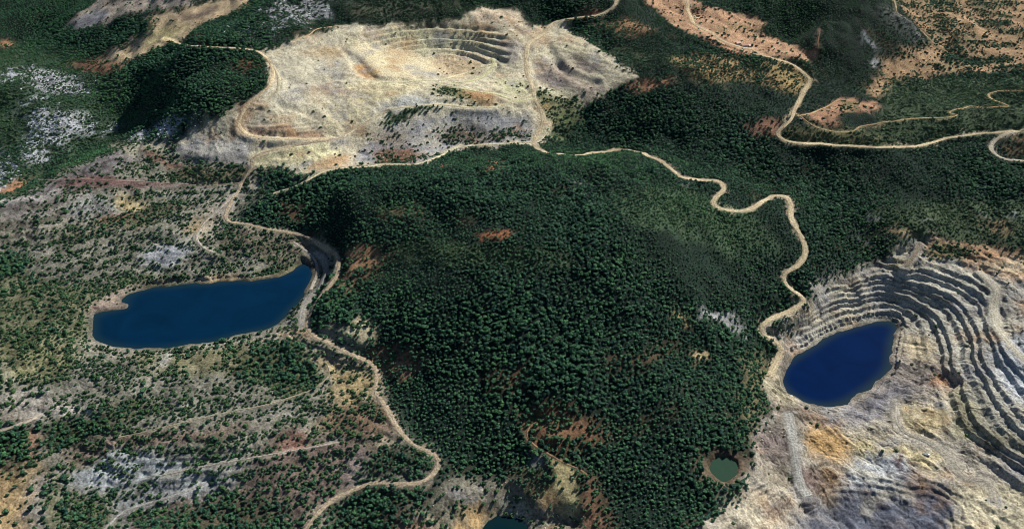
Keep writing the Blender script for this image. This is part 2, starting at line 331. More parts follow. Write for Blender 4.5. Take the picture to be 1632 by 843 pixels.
Z_([(0,60),(30,68),(20,78),(0,76)], (165,120,85), .05, .2, 2)
Z_([(112,98),(150,92),(172,80),(215,100),(180,116),(125,117)], (128,92,70), .1, .2, 3)
Z_([(105,38),(140,14),(160,-4),(330,-4),(300,10),(215,22),(170,36),(122,42)], (165,152,136), 0, .05, 2)
Z_([(105,40),(160,12),(175,20),(165,36),(122,44)], (125,125,130), 0, .02, 2)
Z_([(225,24),(262,22),(330,2),(405,-4),(385,15),(310,44),(292,68),(262,73),(225,92),(175,97),(160,92),(185,72),(232,58),(242,40)], (196,172,132), 0, .02, 2)
Z_([(268,30),(300,36),(350,22),(340,12),(300,20)], (130,112,95), 0, .0, 2)
Z_([(235,60),(262,45),(300,44),(280,60),(240,72)], (200,185,130), 0, .0, 3)
Z_([(270,75),(330,70),(345,64),(310,62),(300,55),(318,50),(340,70)], (150,110,80), .2, .2, 2)
# dark hill with rust tracks
Z_([(370,100),(415,98),(420,110),(380,112)], (130,90,60), .45, .2, 2)
# upper quarry
Z_(Q_UP, (192,182,152), 0, .012, 1)
Z_([(555,62),(620,75),(700,92),(712,110),(650,126),(595,122),(578,98)], (206,192,152), 0, 0, 3)
Z_([(430,85),(540,50),(560,80),(575,110),(520,150),(450,180),(420,170),(440,130)], (186,178,152), 0, .004, 3)
Z_([(470,85),(545,70),(560,85),(520,95)], (160,140,105), 0, 0, 3)
Z_([(558,105),(575,95),(600,118),(580,125)], (185,140,80), 0, 0, 2)
Z_([(385,168),(412,156),(395,185),(388,208),(400,219),(520,218),(515,205),(440,200),(405,196),(372,222),(360,205)], (158,126,96), 0, .01, 2)
Z_([(560,258),(600,215),(645,195),(720,178),(790,180),(842,182),(852,200),(846,226),(760,230),(712,240),(660,260),(600,263)], (146,146,147), 0, .05, 3)
Z_([(590,190),(640,150),(700,160),(700,170),(640,178)], (178,178,168), 0, 0, 3)
Z_([(595,243),(640,235),(690,246),(660,261),(605,263)], (124,92,74), .08, .5, 2)
Z_([(700,207),(740,200),(785,218),(765,229),(710,226)], (118,100,88), .15, .6, 2)
Z_([(780,207),(830,203),(848,214),(838,222),(780,223)], (110,105,85), .4, .5, 2)
Z_([(575,205),(600,212),(650,215),(650,228),(600,232)], (150,135,112), 0, .35, 2)
Z_([(605,178),(630,182),(660,167),(708,170),(690,178),(662,183),(625,205),(605,198),(620,188)], (70,88,60), .95, 0, 1)
Z_([(685,137),(720,138),(765,153),(795,166),(760,166),(700,151)], (112,116,72), .05, .8, 2)
Z_([(730,148),(780,146),(800,165),(770,168)], (180,140,95), 0, .05, 2)
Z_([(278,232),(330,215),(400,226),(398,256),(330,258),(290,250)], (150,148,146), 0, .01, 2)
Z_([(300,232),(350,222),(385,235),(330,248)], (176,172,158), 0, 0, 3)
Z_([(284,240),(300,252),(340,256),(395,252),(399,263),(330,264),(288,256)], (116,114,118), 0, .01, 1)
Z_([(345,345),(372,310),(384,285),(400,268),(402,280),(390,305),(374,338),(366,352)], (176,166,146), 0, .06, 2)
Z_([(398,246),(470,236),(530,226),(546,240),(500,262),(450,270),(412,262)], (204,196,150), 0, .02, 2)
Z_([(490,268),(520,252),(560,243),(560,262),(520,272)], (182,150,108), 0, .02, 2)
Z_([(560,130),(640,130),(680,135),(600,165),(560,200),(520,220),(530,170)], (198,186,146), 0, 0, 3)
Z_([(640,40),(740,36),(800,50),(805,98),(740,82),(690,86),(630,78),(590,62)], (182,176,140), 0, .02, 2)
Z_([(690,88),(745,82),(775,98),(760,118),(720,128),(690,112)], (192,170,132), 0, .03, 2)
Z_([(790,60),(835,70),(832,100),(800,96)], (150,142,130), 0, .01, 2)
Z_([(745,22),(770,14),(815,14),(835,25),(838,38),(770,40)], (200,180,150), 0, .04, 2)
Z_([(850,95),(890,95),(930,125),(985,140),(930,160),(900,140),(860,130)], (160,146,128), 0, .02, 3)
Z_([(905,60),(935,75),(960,100),(920,100),(900,80)], (205,195,158), 0, .01, 3)
Z_([(905,85),(930,95),(960,110),(945,118),(915,108)], (138,122,112), 0, 0, 2)
Z_([(862,112),(900,128),(925,150),(895,142),(866,128)], (128,118,114), 0, .02, 2)
Z_([(862,140),(905,142),(918,155),(885,152)], (196,190,146), 0, .03, 2)
Z_([(790,125),(840,128),(845,155),(800,150)], (186,182,140), 0, .1, 2)
Z_([(850,142),(890,148),(930,162),(918,198),(880,206),(872,190),(858,168)], (116,118,80), .12, .6, 2)
Z_([(870,200),(920,175),(935,190),(900,222),(872,222)], (92,104,66), .3, .4, 2)
# woods above the quarry and to the right
Z_([(905,28),(940,14),(965,20),(955,27)], (168,122,92), .04, .1, 2)
Z_([(1005,140),(1040,128),(1075,126),(1060,138),(1010,148)], (172,122,88), .1, .1, 2)
Z_([(960,80),(1020,110),(1040,90),(1000,70)], (70,80,58), .7, .3, 4)
Z_([(1060,92),(1120,86),(1200,98),(1290,112),(1270,150),(1200,132),(1120,128)], (140,118,76), .55, .4, 4)
Z_([(1215,100),(1262,106),(1290,125),(1280,140),(1250,140),(1240,120)], (165,140,86), .2, .4, 3)
Z_([(930,40),(1000,30),(1050,50),(1000,60)], (150,116,80), .45, .3, 3)
Z_([(1028,-6),(1095,-6),(1122,12),(1182,20),(1216,32),(1222,38),(1206,50),(1250,68),(1300,88),(1306,102),(1270,96),(1215,90),(1150,72),(1080,46),(1042,16)], (182,142,106), .035, .05, 1)
Z_([(1125,45),(1190,38),(1210,44),(1150,50)], (150,128,86), .02, .1, 2)
Z_([(1085,10),(1120,10),(1115,25),(1092,22)], (140,105,80), .3, .3, 2)
Z_([(1110,62),(1150,75),(1220,92),(1180,88),(1130,72)], (178,130,94), .04, .05, 1)
Z_([(1188,202),(1228,190),(1246,194),(1238,206),(1234,220),(1200,214)], (158,116,90), .05, .1, 1)
Z_([(1288,184),(1330,160),(1366,154),(1370,165),(1398,160),(1404,178),(1340,178),(1330,190),(1336,202),(1312,202)], (168,126,94), .06, .1, 1)
Z_([(1345,162),(1365,164),(1368,174),(1340,174)], (130,118,78), .3, .4, 1)
Z_([(1378,142),(1408,118),(1404,92),(1422,86),(1482,72),(1482,60),(1416,-6),(1700,-6),(1700,112),(1530,116),(1470,122),(1424,126),(1420,150),(1392,156)], (166,134,96), .0, .12, 2)
rr_ = random.Random(3)
for _ in range(46):
    bx, by = rr_.uniform(1440, 1640), rr_.uniform(0, 112)
    if bx < 1420 + by * .7: continue
    w_, h_ = rr_.uniform(10, 34), rr_.uniform(1.8, 5)
    Z_([(bx - w_, by), (bx - w_ * .4, by - h_), (bx + w_ * .6, by - h_ * .7), (bx + w_, by + h_ * .6), (bx, by + h_)], (88,92,62), .8, .3, 2)
Z_([(1500,92),(1540,88),(1548,100),(1510,104)], (70,80,55), .95, .2, 2)
Z_([(1400,10),(1440,25),(1476,62),(1470,70),(1420,40)], (100,104,100), .5, .3, 2)
Z_([(1372,55),(1400,70),(1392,76),(1370,64)], (150,152,155), .3, .3, 1)
Z_([(1388,90),(1402,95),(1396,106),(1386,102)], (165,165,165), .1, .2, 1)
Z_([(1420,130),(1632,116),(1700,120),(1700,205),(1600,208),(1480,228),(1400,232),(1280,226),(1300,212),(1400,205)], (66,84,58), .8, .6, 4)
Z_([(1240,210),(1300,205),(1400,215),(1420,226),(1280,226)], (104,100,66), .55, .6, 3)
Z_([(1600,216),(1660,216),(1660,224),(1610,222)], (156,126,92), .2, .2, 2)
Z_([(1600,236),(1660,238),(1660,246),(1610,243)], (160,130,90), .15, .2, 2)
Z_([(1380,345),(1500,320),(1700,322),(1700,400),(1560,385),(1480,375),(1440,380)], (72,88,62), .78, .6, 5)
for bx, by, w_ in [(1390,345,10),(1402,349,10),(1366,378,7),(1384,385,5),(1615,344,14),(1570,346,8),(1477,372,8),(1452,380,12),(1480,351,8),(1100,295,10),(1078,335,7),(920,290,5)]:
    Z_([(bx - w_, by), (bx, by - 2.5), (bx + w_, by), (bx, by + 3)], (168,168,166), .03, .1, 1)
Z_([(1560,355),(1600,352),(1612,372),(1580,376)], (150,122,88), .3, .4, 3)
Z_([(1408,366),(1450,366),(1458,372),(1420,374)], (180,150,110), .1, .2, 1)
Z_([(1300,470),(1320,430),(1330,420),(1322,450)], (120,122,122), .5, .2, 2)
# spoil terraces on the left
Z_(SPOIL, (134,131,118), .07, .56, 2)
Z_([(-60,365),(0,333),(60,300),(165,248),(200,228),(270,226),(200,262),(90,315),(20,350),(-60,390)], (122,116,116), .0, .2, 2)
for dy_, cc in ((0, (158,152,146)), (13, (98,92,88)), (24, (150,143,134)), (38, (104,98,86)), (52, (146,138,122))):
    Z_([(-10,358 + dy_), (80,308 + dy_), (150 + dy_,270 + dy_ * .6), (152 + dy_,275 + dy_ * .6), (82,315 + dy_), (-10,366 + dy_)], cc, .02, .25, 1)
Z_([(0,300),(50,278),(30,310),(-10,330)], (155,112,80), .02, .1, 3)
Z_([(165,230),(205,222),(270,226),(262,240),(200,248)], (150,145,125), .0, .35, 2)
Z_([(100,286),(160,279),(262,290),(282,298),(180,299),(100,298)], (116,84,82), 0, .2, 2)
Z_([(225,235),(255,250),(290,262),(300,268),(262,262),(230,246)], (130,88,72), 0, .2, 1)
Z_([(300,262),(395,268),(385,290),(330,288),(260,282)], (120,108,84), .1, .75, 3)
Z_([(110,326),(150,308),(185,315),(205,330),(190,345),(110,348)], (150,152,150), .0, .3, 3)
Z_([(172,312),(215,312),(242,330),(225,337),(185,327)], (192,172,122), 0, .15, 2)
Z_([(155,352),(195,338),(236,342),(226,352),(170,362)], (128,92,66), 0, .25, 2)
Z_([(225,335),(290,318),(305,330),(260,345),(225,360),(180,372),(105,385),(95,372),(170,360)], (112,104,84), .35, .9, 2)
Z_([(225,406),(250,392),(302,390),(286,416),(250,426)], (148,152,156), .0, .12, 3)
Z_([(255,365),(300,380),(320,400),(285,395),(255,385)], (140,138,128), .0, .35, 3)
Z_([(300,350),(345,325),(362,342),(340,375),(310,385)], (160,150,128), .0, .2, 3)
Z_([(290,365),(315,352),(320,368),(300,372)], (178,148,100), .0, .12, 2)
Z_([(330,330),(370,315),(378,335),(350,350)], (150,142,130), 0, .1, 3)
Z_([(365,360),(440,368),(490,382),(490,396),(440,420),(380,405),(350,385)], (122,112,96), .12, .7, 3)
Z_([(420,428),(460,412),(488,402),(490,414),(470,425),(440,438),(395,444)], (98,100,70), .55, .6, 2)
Z_([(310,447),(360,438),(385,440),(384,450),(340,455)], (185,160,120), .0, .08, 1)
Z_([(395,448),(440,438),(466,424),(470,430),(442,444),(405,452)], (205,185,140), .0, .02, 1)
Z_([(-60,400),(60,440),(150,462),(200,440),(250,440),(320,440),(300,452),(205,468),(145,498),(142,540),(0,570),(-60,580)], (112,112,86), .12, .9, 5)
Z_([(-10,410),(35,405),(45,430),(10,440),(-10,438)], (70,86,56), .8, .5, 3)
Z_([(140,480),(185,462),(250,452),(190,478),(208,487),(207,496),(150,502)], (158,140,125), .0, .15, 2)
Z_([(150,540),(200,560),(250,562),(300,555),(380,540),(440,523),(445,530),(370,548),(260,570),(190,568),(140,548),(140,520)], (168,158,140), .0, .12, 2)
Z_([(0,545),(60,540),(130,555),(100,600),(0,610)], (142,138,100), .0, .8, 4)
Z_([(200,565),(330,556),(440,540),(480,560),(420,590),(250,600)], (132,126,96), .1, .8, 4)
Z_([(395,550),(450,545),(505,575),(505,625),(470,640),(400,610),(360,580)], (88,90,64), .62, .6, 4)
Z_([(440,525),(488,522),(520,545),(500,548),(450,532)], (180,155,120), .0, .1, 1)
Z_([(500,560),(560,570),(595,595),(590,640),(560,690),(510,690),(530,640),(520,600)], (160,140,100), .03, .4, 4)
Z_([(520,640),(600,640),(640,700),(600,715),(520,690)], (128,102,82), .25, .6, 3)
Z_([(5,632),(50,624),(110,640),(150,655),(100,660),(60,652),(5,650)], (176,168,156), .0, .25, 2)
Z_([(-10,660),(60,652),(70,662),(0,690),(-10,690)], (165,155,140), .0, .25, 2)
Z_([(-20,692),(50,678),(56,705),(42,742),(-20,752)], (56,64,48), 1.0, .2, 2)
Z_([(68,672),(110,660),(168,664),(165,692),(90,716),(70,706)], (70,74,56), .75, .7, 2)
Z_([(160,640),(220,635),(260,655),(190,680),(165,670)], (90,90,70), .3, .8, 3)
Z_([(48,690),(66,682),(72,700),(60,725),(48,745),(40,740)], (178,140,112), .0, .08, 1)
Z_([(90,722),(200,692),(330,680),(430,676),(330,704),(200,716),(110,738)], (124,102,88), .05, .4, 3)
Z_([(-20,772),(60,740),(78,760),(62,800),(50,860),(-20,860)], (172,146,102), .03, .15, 2)
Z_([(48,760),(75,755),(80,800),(45,850)], (140,136,132), .0, .2, 2)
Z_([(135,742),(200,725),(290,720),(312,732),(290,745),(240,765),(160,780),(100,770)], (160,166,168), .0, .33, 3)
Z_([(170,812),(220,785),(300,758),(345,752),(380,764),(350,778),(270,792),(210,812),(178,850)], (156,160,164), .0, .16, 2)
Z_([(250,765),(340,742),(480,720),(500,728),(420,742),(330,755)], (162,162,152), .0, .3, 2)
Z_([(70,770),(140,790),(190,800),(180,850),(60,850)], (120,118,96), .3, .75, 3)
Z_([(200,830),(260,800),(380,775),(400,720),(560,690),(600,720),(560,780),(500,820),(480,860),(190,860)], (116,98,90), .3, .5, 3)
Z_([(225,838),(300,805),(420,780),(440,800),(330,850)], (84,76,62), .62, .4, 3)
Z_([(300,705),(360,690),(380,705),(350,722),(300,720)], (80,80,60), .55, .6, 2)
Z_([(440,700),(490,690),(485,712),(440,722)], (140,95,78), .02, .15, 2)
Z_([(250,565),(280,560),(265,585),(248,590)], (152,150,140), .0, .05, 1)
# foreground gully, tongue of tipped gravel
Z_([(500,850),(520,815),(600,775),(680,780),(640,850)], (70,66,52), .85, .3, 3)
Z_([(600,700),(640,705),(690,735),(680,755),(620,762),(585,755)], (60,62,48), 1.0, .2, 2)
Z_([(560,730),(600,715),(590,745),(565,770),(540,775)], (140,125,118), .05, .15, 2)
Z_([(590,695),(620,690),(640,700),(610,712),(592,708)], (165,150,125), .05, .1, 1)
Z_([(690,775),(740,766),(800,768),(850,796),(870,804),(900,808),(940,815),(950,860),(690,860),(640,840),(680,800)], (128,122,106), .06, .4, 2)
Z_([(700,790),(760,790),(790,805),(740,815)], (112,112,116), .02, .2, 2)
Z_([(700,850),(740,818),(775,812),(785,825),(765,850)], (176,146,98), .0, .08, 1)
Z_([(640,835),(700,825),(720,850),(640,855)], (140,100,80), .05, .3, 2)
Z_([(878,734),(903,731),(914,752),(922,780),(918,812),(876,810),(890,780),(886,750)], (204,188,132), .0, .03, 1)
Z_([(820,745),(876,738),(886,755),(884,775),(850,800),(825,775),(800,760)], (80,78,58), .85, .3, 1)
Z_([(848,735),(868,732),(872,742),(855,748)], (168,165,160), .05, .1, 1)
Z_([(850,786),(880,778),(888,806),(856,812)], (186,154,106), .03, .1, 1)
Z_([(925,800),(950,770),(975,815),(1000,850),(940,850)], (148,110,82), .15, .2, 2)
# clearings on the wooded hill
Z_([(555,398),(585,394),(622,405),(615,420),(585,436),(552,440)], (178,134,96), .16, .25, 2)
Z_([(540,440),(600,425),(560,470),(520,480)], (120,92,72), .45, .3, 3)
Z_([(545,522),(580,503),(602,532),(572,552),(550,545)], (190,178,142), .02, .35, 2)
Z_([(500,528),(545,525),(560,550),(520,545)], (150,142,120), .03, .4, 2)
Z_([(580,556),(640,552),(680,580),(640,600),(600,590)], (140,105,82), .5, .3, 3)
Z_([(690,260),(730,262),(700,270)], (150,110,80), .5, .1, 2)
Z_([(765,258),(795,256),(800,272),(775,276)], (150,108,72), .3, .1, 2)
Z_([(765,372),(790,366),(828,365),(818,371),(780,376)], (175,110,70), .06, .1, 1)
Z_([(1108,506),(1140,502),(1170,508),(1192,516),(1160,521),(1112,516)], (172,172,168), .03, .15, 1)
Z_([(1076,502),(1088,498),(1092,515),(1080,524)], (190,160,105), .1, .1, 1)
Z_([(1098,566),(1118,558),(1132,572),(1112,584)], (200,175,125), .05, .1, 1)
Z_([(830,655),(900,655),(985,690),(960,710),(900,715),(850,700)], (136,98,70), .5, .35, 4)
Z_([(775,600),(850,590),(830,615),(790,612)], (130,95,70), .6, .3, 3)
Z_([(950,575),(1000,570),(1080,540),(1060,560),(980,590)], (120,92,66), .6, .3, 3)
Z_([(600,330),(680,330),(690,345),(620,350)], (100,86,60), .78, .3, 4)
Z_([(640,385),(760,392),(920,410),(900,430),(700,420),(630,405)], (70,86,58), .84, .5, 4)
Z_([(950,300),(1100,300),(1200,345),(1250,400),(1150,400),(1000,350)], (62,84,60), .9, .5, 5)
Z_([(1180,560),(1225,560),(1215,640),(1200,690),(1185,720),(1180,640)], (120,112,80), .6, .5, 3)
Z_([(440,315),(480,335),(500,350),(470,350),(440,338)], (110,80,60), .6, .2, 3)
# green pool surround
Z_([(1112,752),(1128,728),(1150,714),(1172,718),(1192,742),(1186,772),(1165,780),(1132,770)], (134,112,90), .35, .5, 2)
# lower pit
Z_(Q_LOW, (162,154,138), 0, .004, 1)
Z_([(1288,480),(1330,455),(1400,418),(1455,388),(1462,396),(1440,425),(1380,450),(1300,500),(1250,520),(1240,508)], (168,156,120), 0, .06, 2)
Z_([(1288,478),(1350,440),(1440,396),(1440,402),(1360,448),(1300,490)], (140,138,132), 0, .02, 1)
Z_([(1225,512),(1270,510),(1275,522),(1250,532),(1225,525)], (70,78,54), .9, .2, 1)
Z_([(1240,540),(1280,500),(1300,505),(1285,545),(1250,556)], (165,165,160), .0, .01, 2)
Z_([(1470,378),(1530,386),(1600,398),(1700,425),(1700,450),(1600,440),(1540,415),(1480,402)], (190,148,108), .02, .1, 2)
Z_([(1470,394),(1510,388),(1565,400),(1535,413),(1478,411)], (128,112,76), .3, .8, 1)
Z_([(1560,415),(1620,408),(1640,430),(1580,432)], (204,184,148), 0, 0, 2)
Z_([(1345,528),(1420,505),(1480,560),(1510,620),(1520,690),(1640,810),(1700,820),(1700,640),(1600,560),(1600,470),(1540,425),(1480,415),(1400,440),(1290,500),(1262,548)], (166,162,146), 0, .01, 2)
Z_([(1520,690),(1510,620),(1540,600),(1560,680),(1640,780),(1640,810)], (154,148,116), 0, .01, 3)
Z_([(1432,518),(1475,538),(1512,582),(1515,612),(1470,630),(1412,640),(1350,655),(1385,625),(1415,598),(1424,560)], (140,130,120), 0, .01, 2)
Z_([(1435,522),(1475,540),(1505,580),(1470,575),(1435,560)], (172,158,126), 0, .01, 2)
Z_([(1485,598),(1512,590),(1520,615),(1495,625)], (168,126,90), 0, 0, 2)
Z_([(1355,655),(1440,600),(1450,625),(1400,670),(1350,680)], (118,116,122), 0, 0, 2)
Z_([(1225,600),(1240,585),(1245,620),(1262,640),(1250,650),(1228,630)], (190,178,142), 0, .03, 2)
Z_([(1235,645),(1300,655),(1340,655),(1340,685),(1290,670),(1240,660)], (140,118,100), 0, .04, 2)
Z_([(1280,680),(1310,668),(1340,690),(1372,712),(1360,735),(1320,735),(1285,725)], (196,158,100), 0, 0, 3)
Z_([(1360,700),(1450,712),(1500,722),(1495,752),(1470,742),(1365,730)], (192,176,126), 0, .005, 2)
Z_([(1330,690),(1420,680),(1430,700),(1350,700)], (168,158,132), 0, .005, 2)
Z_([(1440,640),(1470,640),(1500,650),(1505,690),(1460,690),(1440,670)], (190,172,128), 0, .005, 2)
Z_([(1345,765),(1355,738),(1390,728),(1445,728),(1472,748),(1440,772),(1390,792)], (172,176,178), 0, 0, 2)
Z_([(1418,732),(1437,730),(1440,746),(1424,749)], (92,60,68), 0, 0, 1)
Z_([(1440,752),(1468,750),(1462,762),(1442,762)], (105,80,82), 0, 0, 1)
Z_([(1285,806),(1340,785),(1400,775),(1460,770),(1510,775),(1535,800),(1490,850),(1270,860)], (92,96,108), 0, 0, 3)
Z_([(1460,768),(1500,772),(1540,798),(1510,815),(1490,790)], (110,90,80), 0, 0, 3)
Z_([(1200,690),(1235,665),(1256,690),(1262,735),(1215,738)], (118,106,100), 0, .02, 2)
Z_([(1205,738),(1262,735),(1275,780),(1250,785),(1210,765)], (134,124,106), 0, .02, 2)
Z_([(1283,745),(1302,765),(1305,792),(1290,790),(1280,770)], (108,82,88), 0, 0, 2)
Z_([(1300,740),(1345,750),(1330,790),(1306,792)], (136,106,70), 0, .02, 2)
Z_([(1150,800),(1200,770),(1270,790),(1280,800),(1240,840),(1130,850)], (182,172,148), 0, .01, 2)
Z_([(1215,805),(1255,795),(1262,815),(1230,825)], (112,104,106), 0, 0, 2)
Z_([(1520,770),(1700,800),(1700,860),(1490,860),(1530,810)], (180,170,140), 0, .005, 3)
Z_([(1560,560),(1610,530),(1700,560),(1700,720),(1620,640)], (162,166,168), 0, .005, 3)
Z_([(1600,455),(1640,445),(1700,470),(1700,560),(1610,530),(1590,490)], (160,155,142), 0, .005, 2)
CALM = np.maximum(region([(552,66),(580,58),(640,78),(700,94),(715,112),(650,128),(595,124),(572,100)], 3), .6 * region([(565,255),(605,215),(645,195),(720,178),(842,182),(846,226),(760,230),(712,240),(660,258)], 3))
CALM = np.maximum(CALM, .5 * q_up)
for colr, a in RAMPS: TRI = TRI * (1 - .6 * a[..., None]) + .6 * a[..., None] * lin(colr)
for pts, a, sf in (([(950,300),(1060,280),(1150,335),(1240,340),(1262,400),(1240,440),(1150,420),(1060,400),(980,350)], .8, 10),
                   ([(1380,345),(1500,320),(1700,322),(1700,400),(1560,385),(1480,375),(1300,440),(1300,380)], .9, 6),
                   ([(1420,130),(1700,110),(1700,205),(1480,228),(1290,226),(1320,190)], .9, 8),
                   ([(620,385),(760,392),(930,410),(900,435),(700,425),(620,410)], .7, 8), ([(600,640),(840,640),(850,720),(700,730),(640,690)], .5, 8),
                   ([(720,240),(850,235),(1040,246),(1000,275),(800,262)], .6, 6), ([(1200,0),(1480,0),(1480,75),(1400,130),(1300,120),(1220,60)], .75, 8),
                   ([(-60,60),(140,75),(230,150),(200,250),(60,320),(-60,340)], .6, 8), ([(330,0),(760,-6),(740,30),(480,50)], .5, 8)):
    a_ = region(pts, sf); LOW = np.maximum(LOW, a_ * a)
LOW = np.clip(LOW, 0, 1)
QM = np.clip(q_up + q_low + .9 * region([(690,778),(740,768),(806,768),(848,796),(874,804),(918,810),(950,822),(950,860),(690,860),(650,840)], 2), 0, 1); SOIL = np.clip(QM + spoil * .7, 0, 1)

# ------------------------------------------------------------------ final height at any point (map + benches + fine relief)
BA, BB, BC, BD = bench_a, bench_b, bench_c, bench_d
def terrace(z, step, flat):
    t = z / step; f = np.floor(t); r = t - f
    return step * (f + np.clip((r - flat) / (1 - flat), 0, 1) * .94 + r * .06)
LK = np.zeros((NY, NX))
for k in lake_xy:
    w, m = fill(*lake_xy[k]); a = np.zeros((NY, NX)); a[w] = m; LK = np.maximum(LK, np.clip(blur(a, 2, 2) * 2.2, 0, 1))
def height(x, y):
    inside = (x > X0) & (x < X1) & (y > Y0) & (y < Y1)
    z = samp(Z, x, y)
    nz = fbm(x, y, 34, 21, 3)
    rd = samp(road_dist, x, y); off = sstep(0.5, 5, rd) * (1 - .93 * samp(LK, x, y))
    for m, st, fl, am in ((BA, 4.7, .70, 1.1), (BB, 6.0, .74, .8), (BC, 3.5, .6, .8), (BD, 5.5, .66, 1.0)):
        w = sstep(.25, .7, samp(m, x, y)) * off
        zz = z + nz * am + np.sin(z * .5 + 1.3) * .9 + fbm(x, y, 75, 29, 2) * am
        z = z * (1 - w) + w * (terrace(zz, st, fl) + fbm(x, y, 9, 77, 2) * .5)
    calm = 1 - .85 * samp(CALM, x, y)
    ba = samp(BA, x, y)
    for m, st, fl, am, pw in ((q_low, 2.6, .72, 1.5, .75), (q_up, 3.2, .66, 2.6, .5), (spoil, 3.4, .66, 1.6, .55)):
        w = pw * sstep(.4, .8, samp(m, x, y)) * off * calm * (1 - sstep(.1, .4, ba)) * (1 - sstep(.1, .4, samp(BB, x, y)))
        z = z * (1 - w) + w * terrace(z + nz * am, st, fl)
    q = samp(QM, x, y) * off * calm; s = samp(SOIL, x, y) * off * calm
    z = z + fbm(x, y, 17, 41, 3) * (.5 + 1.1 * s) * off + (np.abs(fbm(x + .5 * y, y * .6, 24, 55, 3)) * -4.2 + 1.1) * q * 1.0 - np.clip(1 - np.abs(fbm(x * .8 + y * .5, y * .6 - x * .2, 15, 531, 4, .6)) * 5, 0, 1) ** 2 * 1.0 * s * off + fbm(x, y, 5.5, 63, 3, .65) * (.25 + .55 * s) * off
    o = ~inside
    if o.any():
        z[o] = tps(x[o], y[o]) + fbm(x[o], y[o], 300, 5, 4) * 18
    return z

# ------------------------------------------------------------------ the land as one fine sheet, coarser outwards, to the horizon
def knots(lo, hi, f):
    out = [lo]
    while out[-1] < hi: out.append(out[-1] + f(out[-1]))
    return out
mid = knots(430, 2500, lambda y: float(np.clip(0.62 * math.hypot(y, 560) ** 2 / (887 * 560), 1.0, 4.2)) * (.6 if 620 < y < 1000 else .9 if y > 1380 else 1))
ys = np.array([-9000,-5000,-2500,-1400,-800,-400,-150,30,150,240,300,345,380,405,420] + mid + list(np.geomspace(2520, 30000, 46)))
uu = np.r_[np.linspace(-1.22, .44, 850), np.linspace(.441, 1.06, 560), np.linspace(1.063, 1.22, 80)]
side = np.geomspace(1.235, 14, 44)
uu = np.r_[-side[::-1], uu, side]
half = (CP * np.maximum(ys, 420) + 560 * SP) * (816 / FPX)
VX = uu[None] * half[:, None]; VY = np.repeat(ys[:, None], len(uu), 1)
sh = VX.shape; vx, vy = VX.ravel(), VY.ravel()
vz = height(vx, vy)
inside = (vx > X0) & (vx < X1) & (vy > Y0) & (vy < Y1)
# surface colour
wx = fbm(vx, vy, 26, 101, 5, .68) * 17; wy = fbm(vx, vy, 26, 131, 5, .68) * 17
c3 = samp(TRI, vx + wx, vy + wy)
soil = samp(SOIL, vx + wx, vy + wy); qm = samp(QM, vx + wx, vy + wy); calm = 1 - .8 * samp(CALM, vx, vy)
spl = samp(spoil, vx, vy)
c3[~inside] = lin((58, 66, 46))
wet = np.clip(samp(LK, vx, vy) * 1.6 - .5, 0, 1) * .45
n1 = fbm(vx, vy, 60, 201, 5, .6); n2 = fbm(vx + vz * 2, vy * 1.0, 22, 231, 4, .6); n3 = fbm(vx, vy, 7, 251, 3, .6)
rid1 = 1 - np.abs(fbm(vx + wx, vy * .7 + wy, 34, 511, 4, .6)) * 5; rid2 = 1 - np.abs(fbm(vx * .8 + vy * .5, vy * .6 - vx * .2, 15, 531, 4, .6)) * 5
crack = (np.clip(rid1, 0, 1) ** 2 * .5 + np.clip(rid2, 0, 1) ** 2 * .42) * (.35 + .65 * soil)
n4 = fbm(vx * .35 + vy * .25, vz * 6 + vy * .2, 14, 271, 4, .6)
val = 1 + n1 * .25 + n2 * .34 + n3 * .42 + n4 * .34 * soil
val = val - crack * .55 * np.clip(fbm(vx, vy, 90, 551, 3) * 1.6 + .75, .15, 1.3) - .07 * qm
val = 1 + (val - 1) * calm
band = fbm(vx * .3, vz * 5 + fbm(vx, vy, 40, 577, 3) * 10, 9, 571, 3, .6)
val = val + band * .45 * (spl * .9 + qm * .5) * calm
c3 = c3 * np.clip(val, .25, 1.8)[:, None]
rust = np.clip(fbm(vx, vy, 48, 301, 4, .6) * 2.6 - .55, 0, 1) * qm * .55
pale = np.clip(fbm(vx, vy, 38, 331, 4, .6) * 2.6 - .5, 0, 1) * qm * .5
grey = np.clip(fbm(vx, vy, 42, 361, 5, .65) * 3 - .5, 0, 1) * qm * .6
for w, cc in ((rust, (168, 128, 84)), (pale, (196, 186, 156)), (grey, (140, 140, 142))):
    c3 = c3 * (1 - w[:, None]) + w[:, None] * lin(cc)
tuft = np.clip(fbm(vx, vy, 6, 431, 3, .7) * 2.2 + .35, 0, 1) * np.clip(samp(SHRUB, vx + wx, vy + wy), 0, .8) * .5
c3 = c3 * (1 - tuft[:, None]) + tuft[:, None] * lin((84, 92, 56))
clear = np.clip(fbm(vx, vy, 55, 391, 4, .6) * 3 - 1.1, 0, 1) * (1 - soil) * .4
c3 = c3 * (1 - clear[:, None]) + clear[:, None] * lin((108, 90, 62))
c3 = c3 * (1 - wet[:, None])
g_ = c3.mean(1, keepdims=True); c3 = c3 * .88 + g_ * .12 * np.array([[1, 1, 1.02]])
c3 = np.clip(c3 * (0.80 + .10 * qm[:, None]), 0.004, .8)

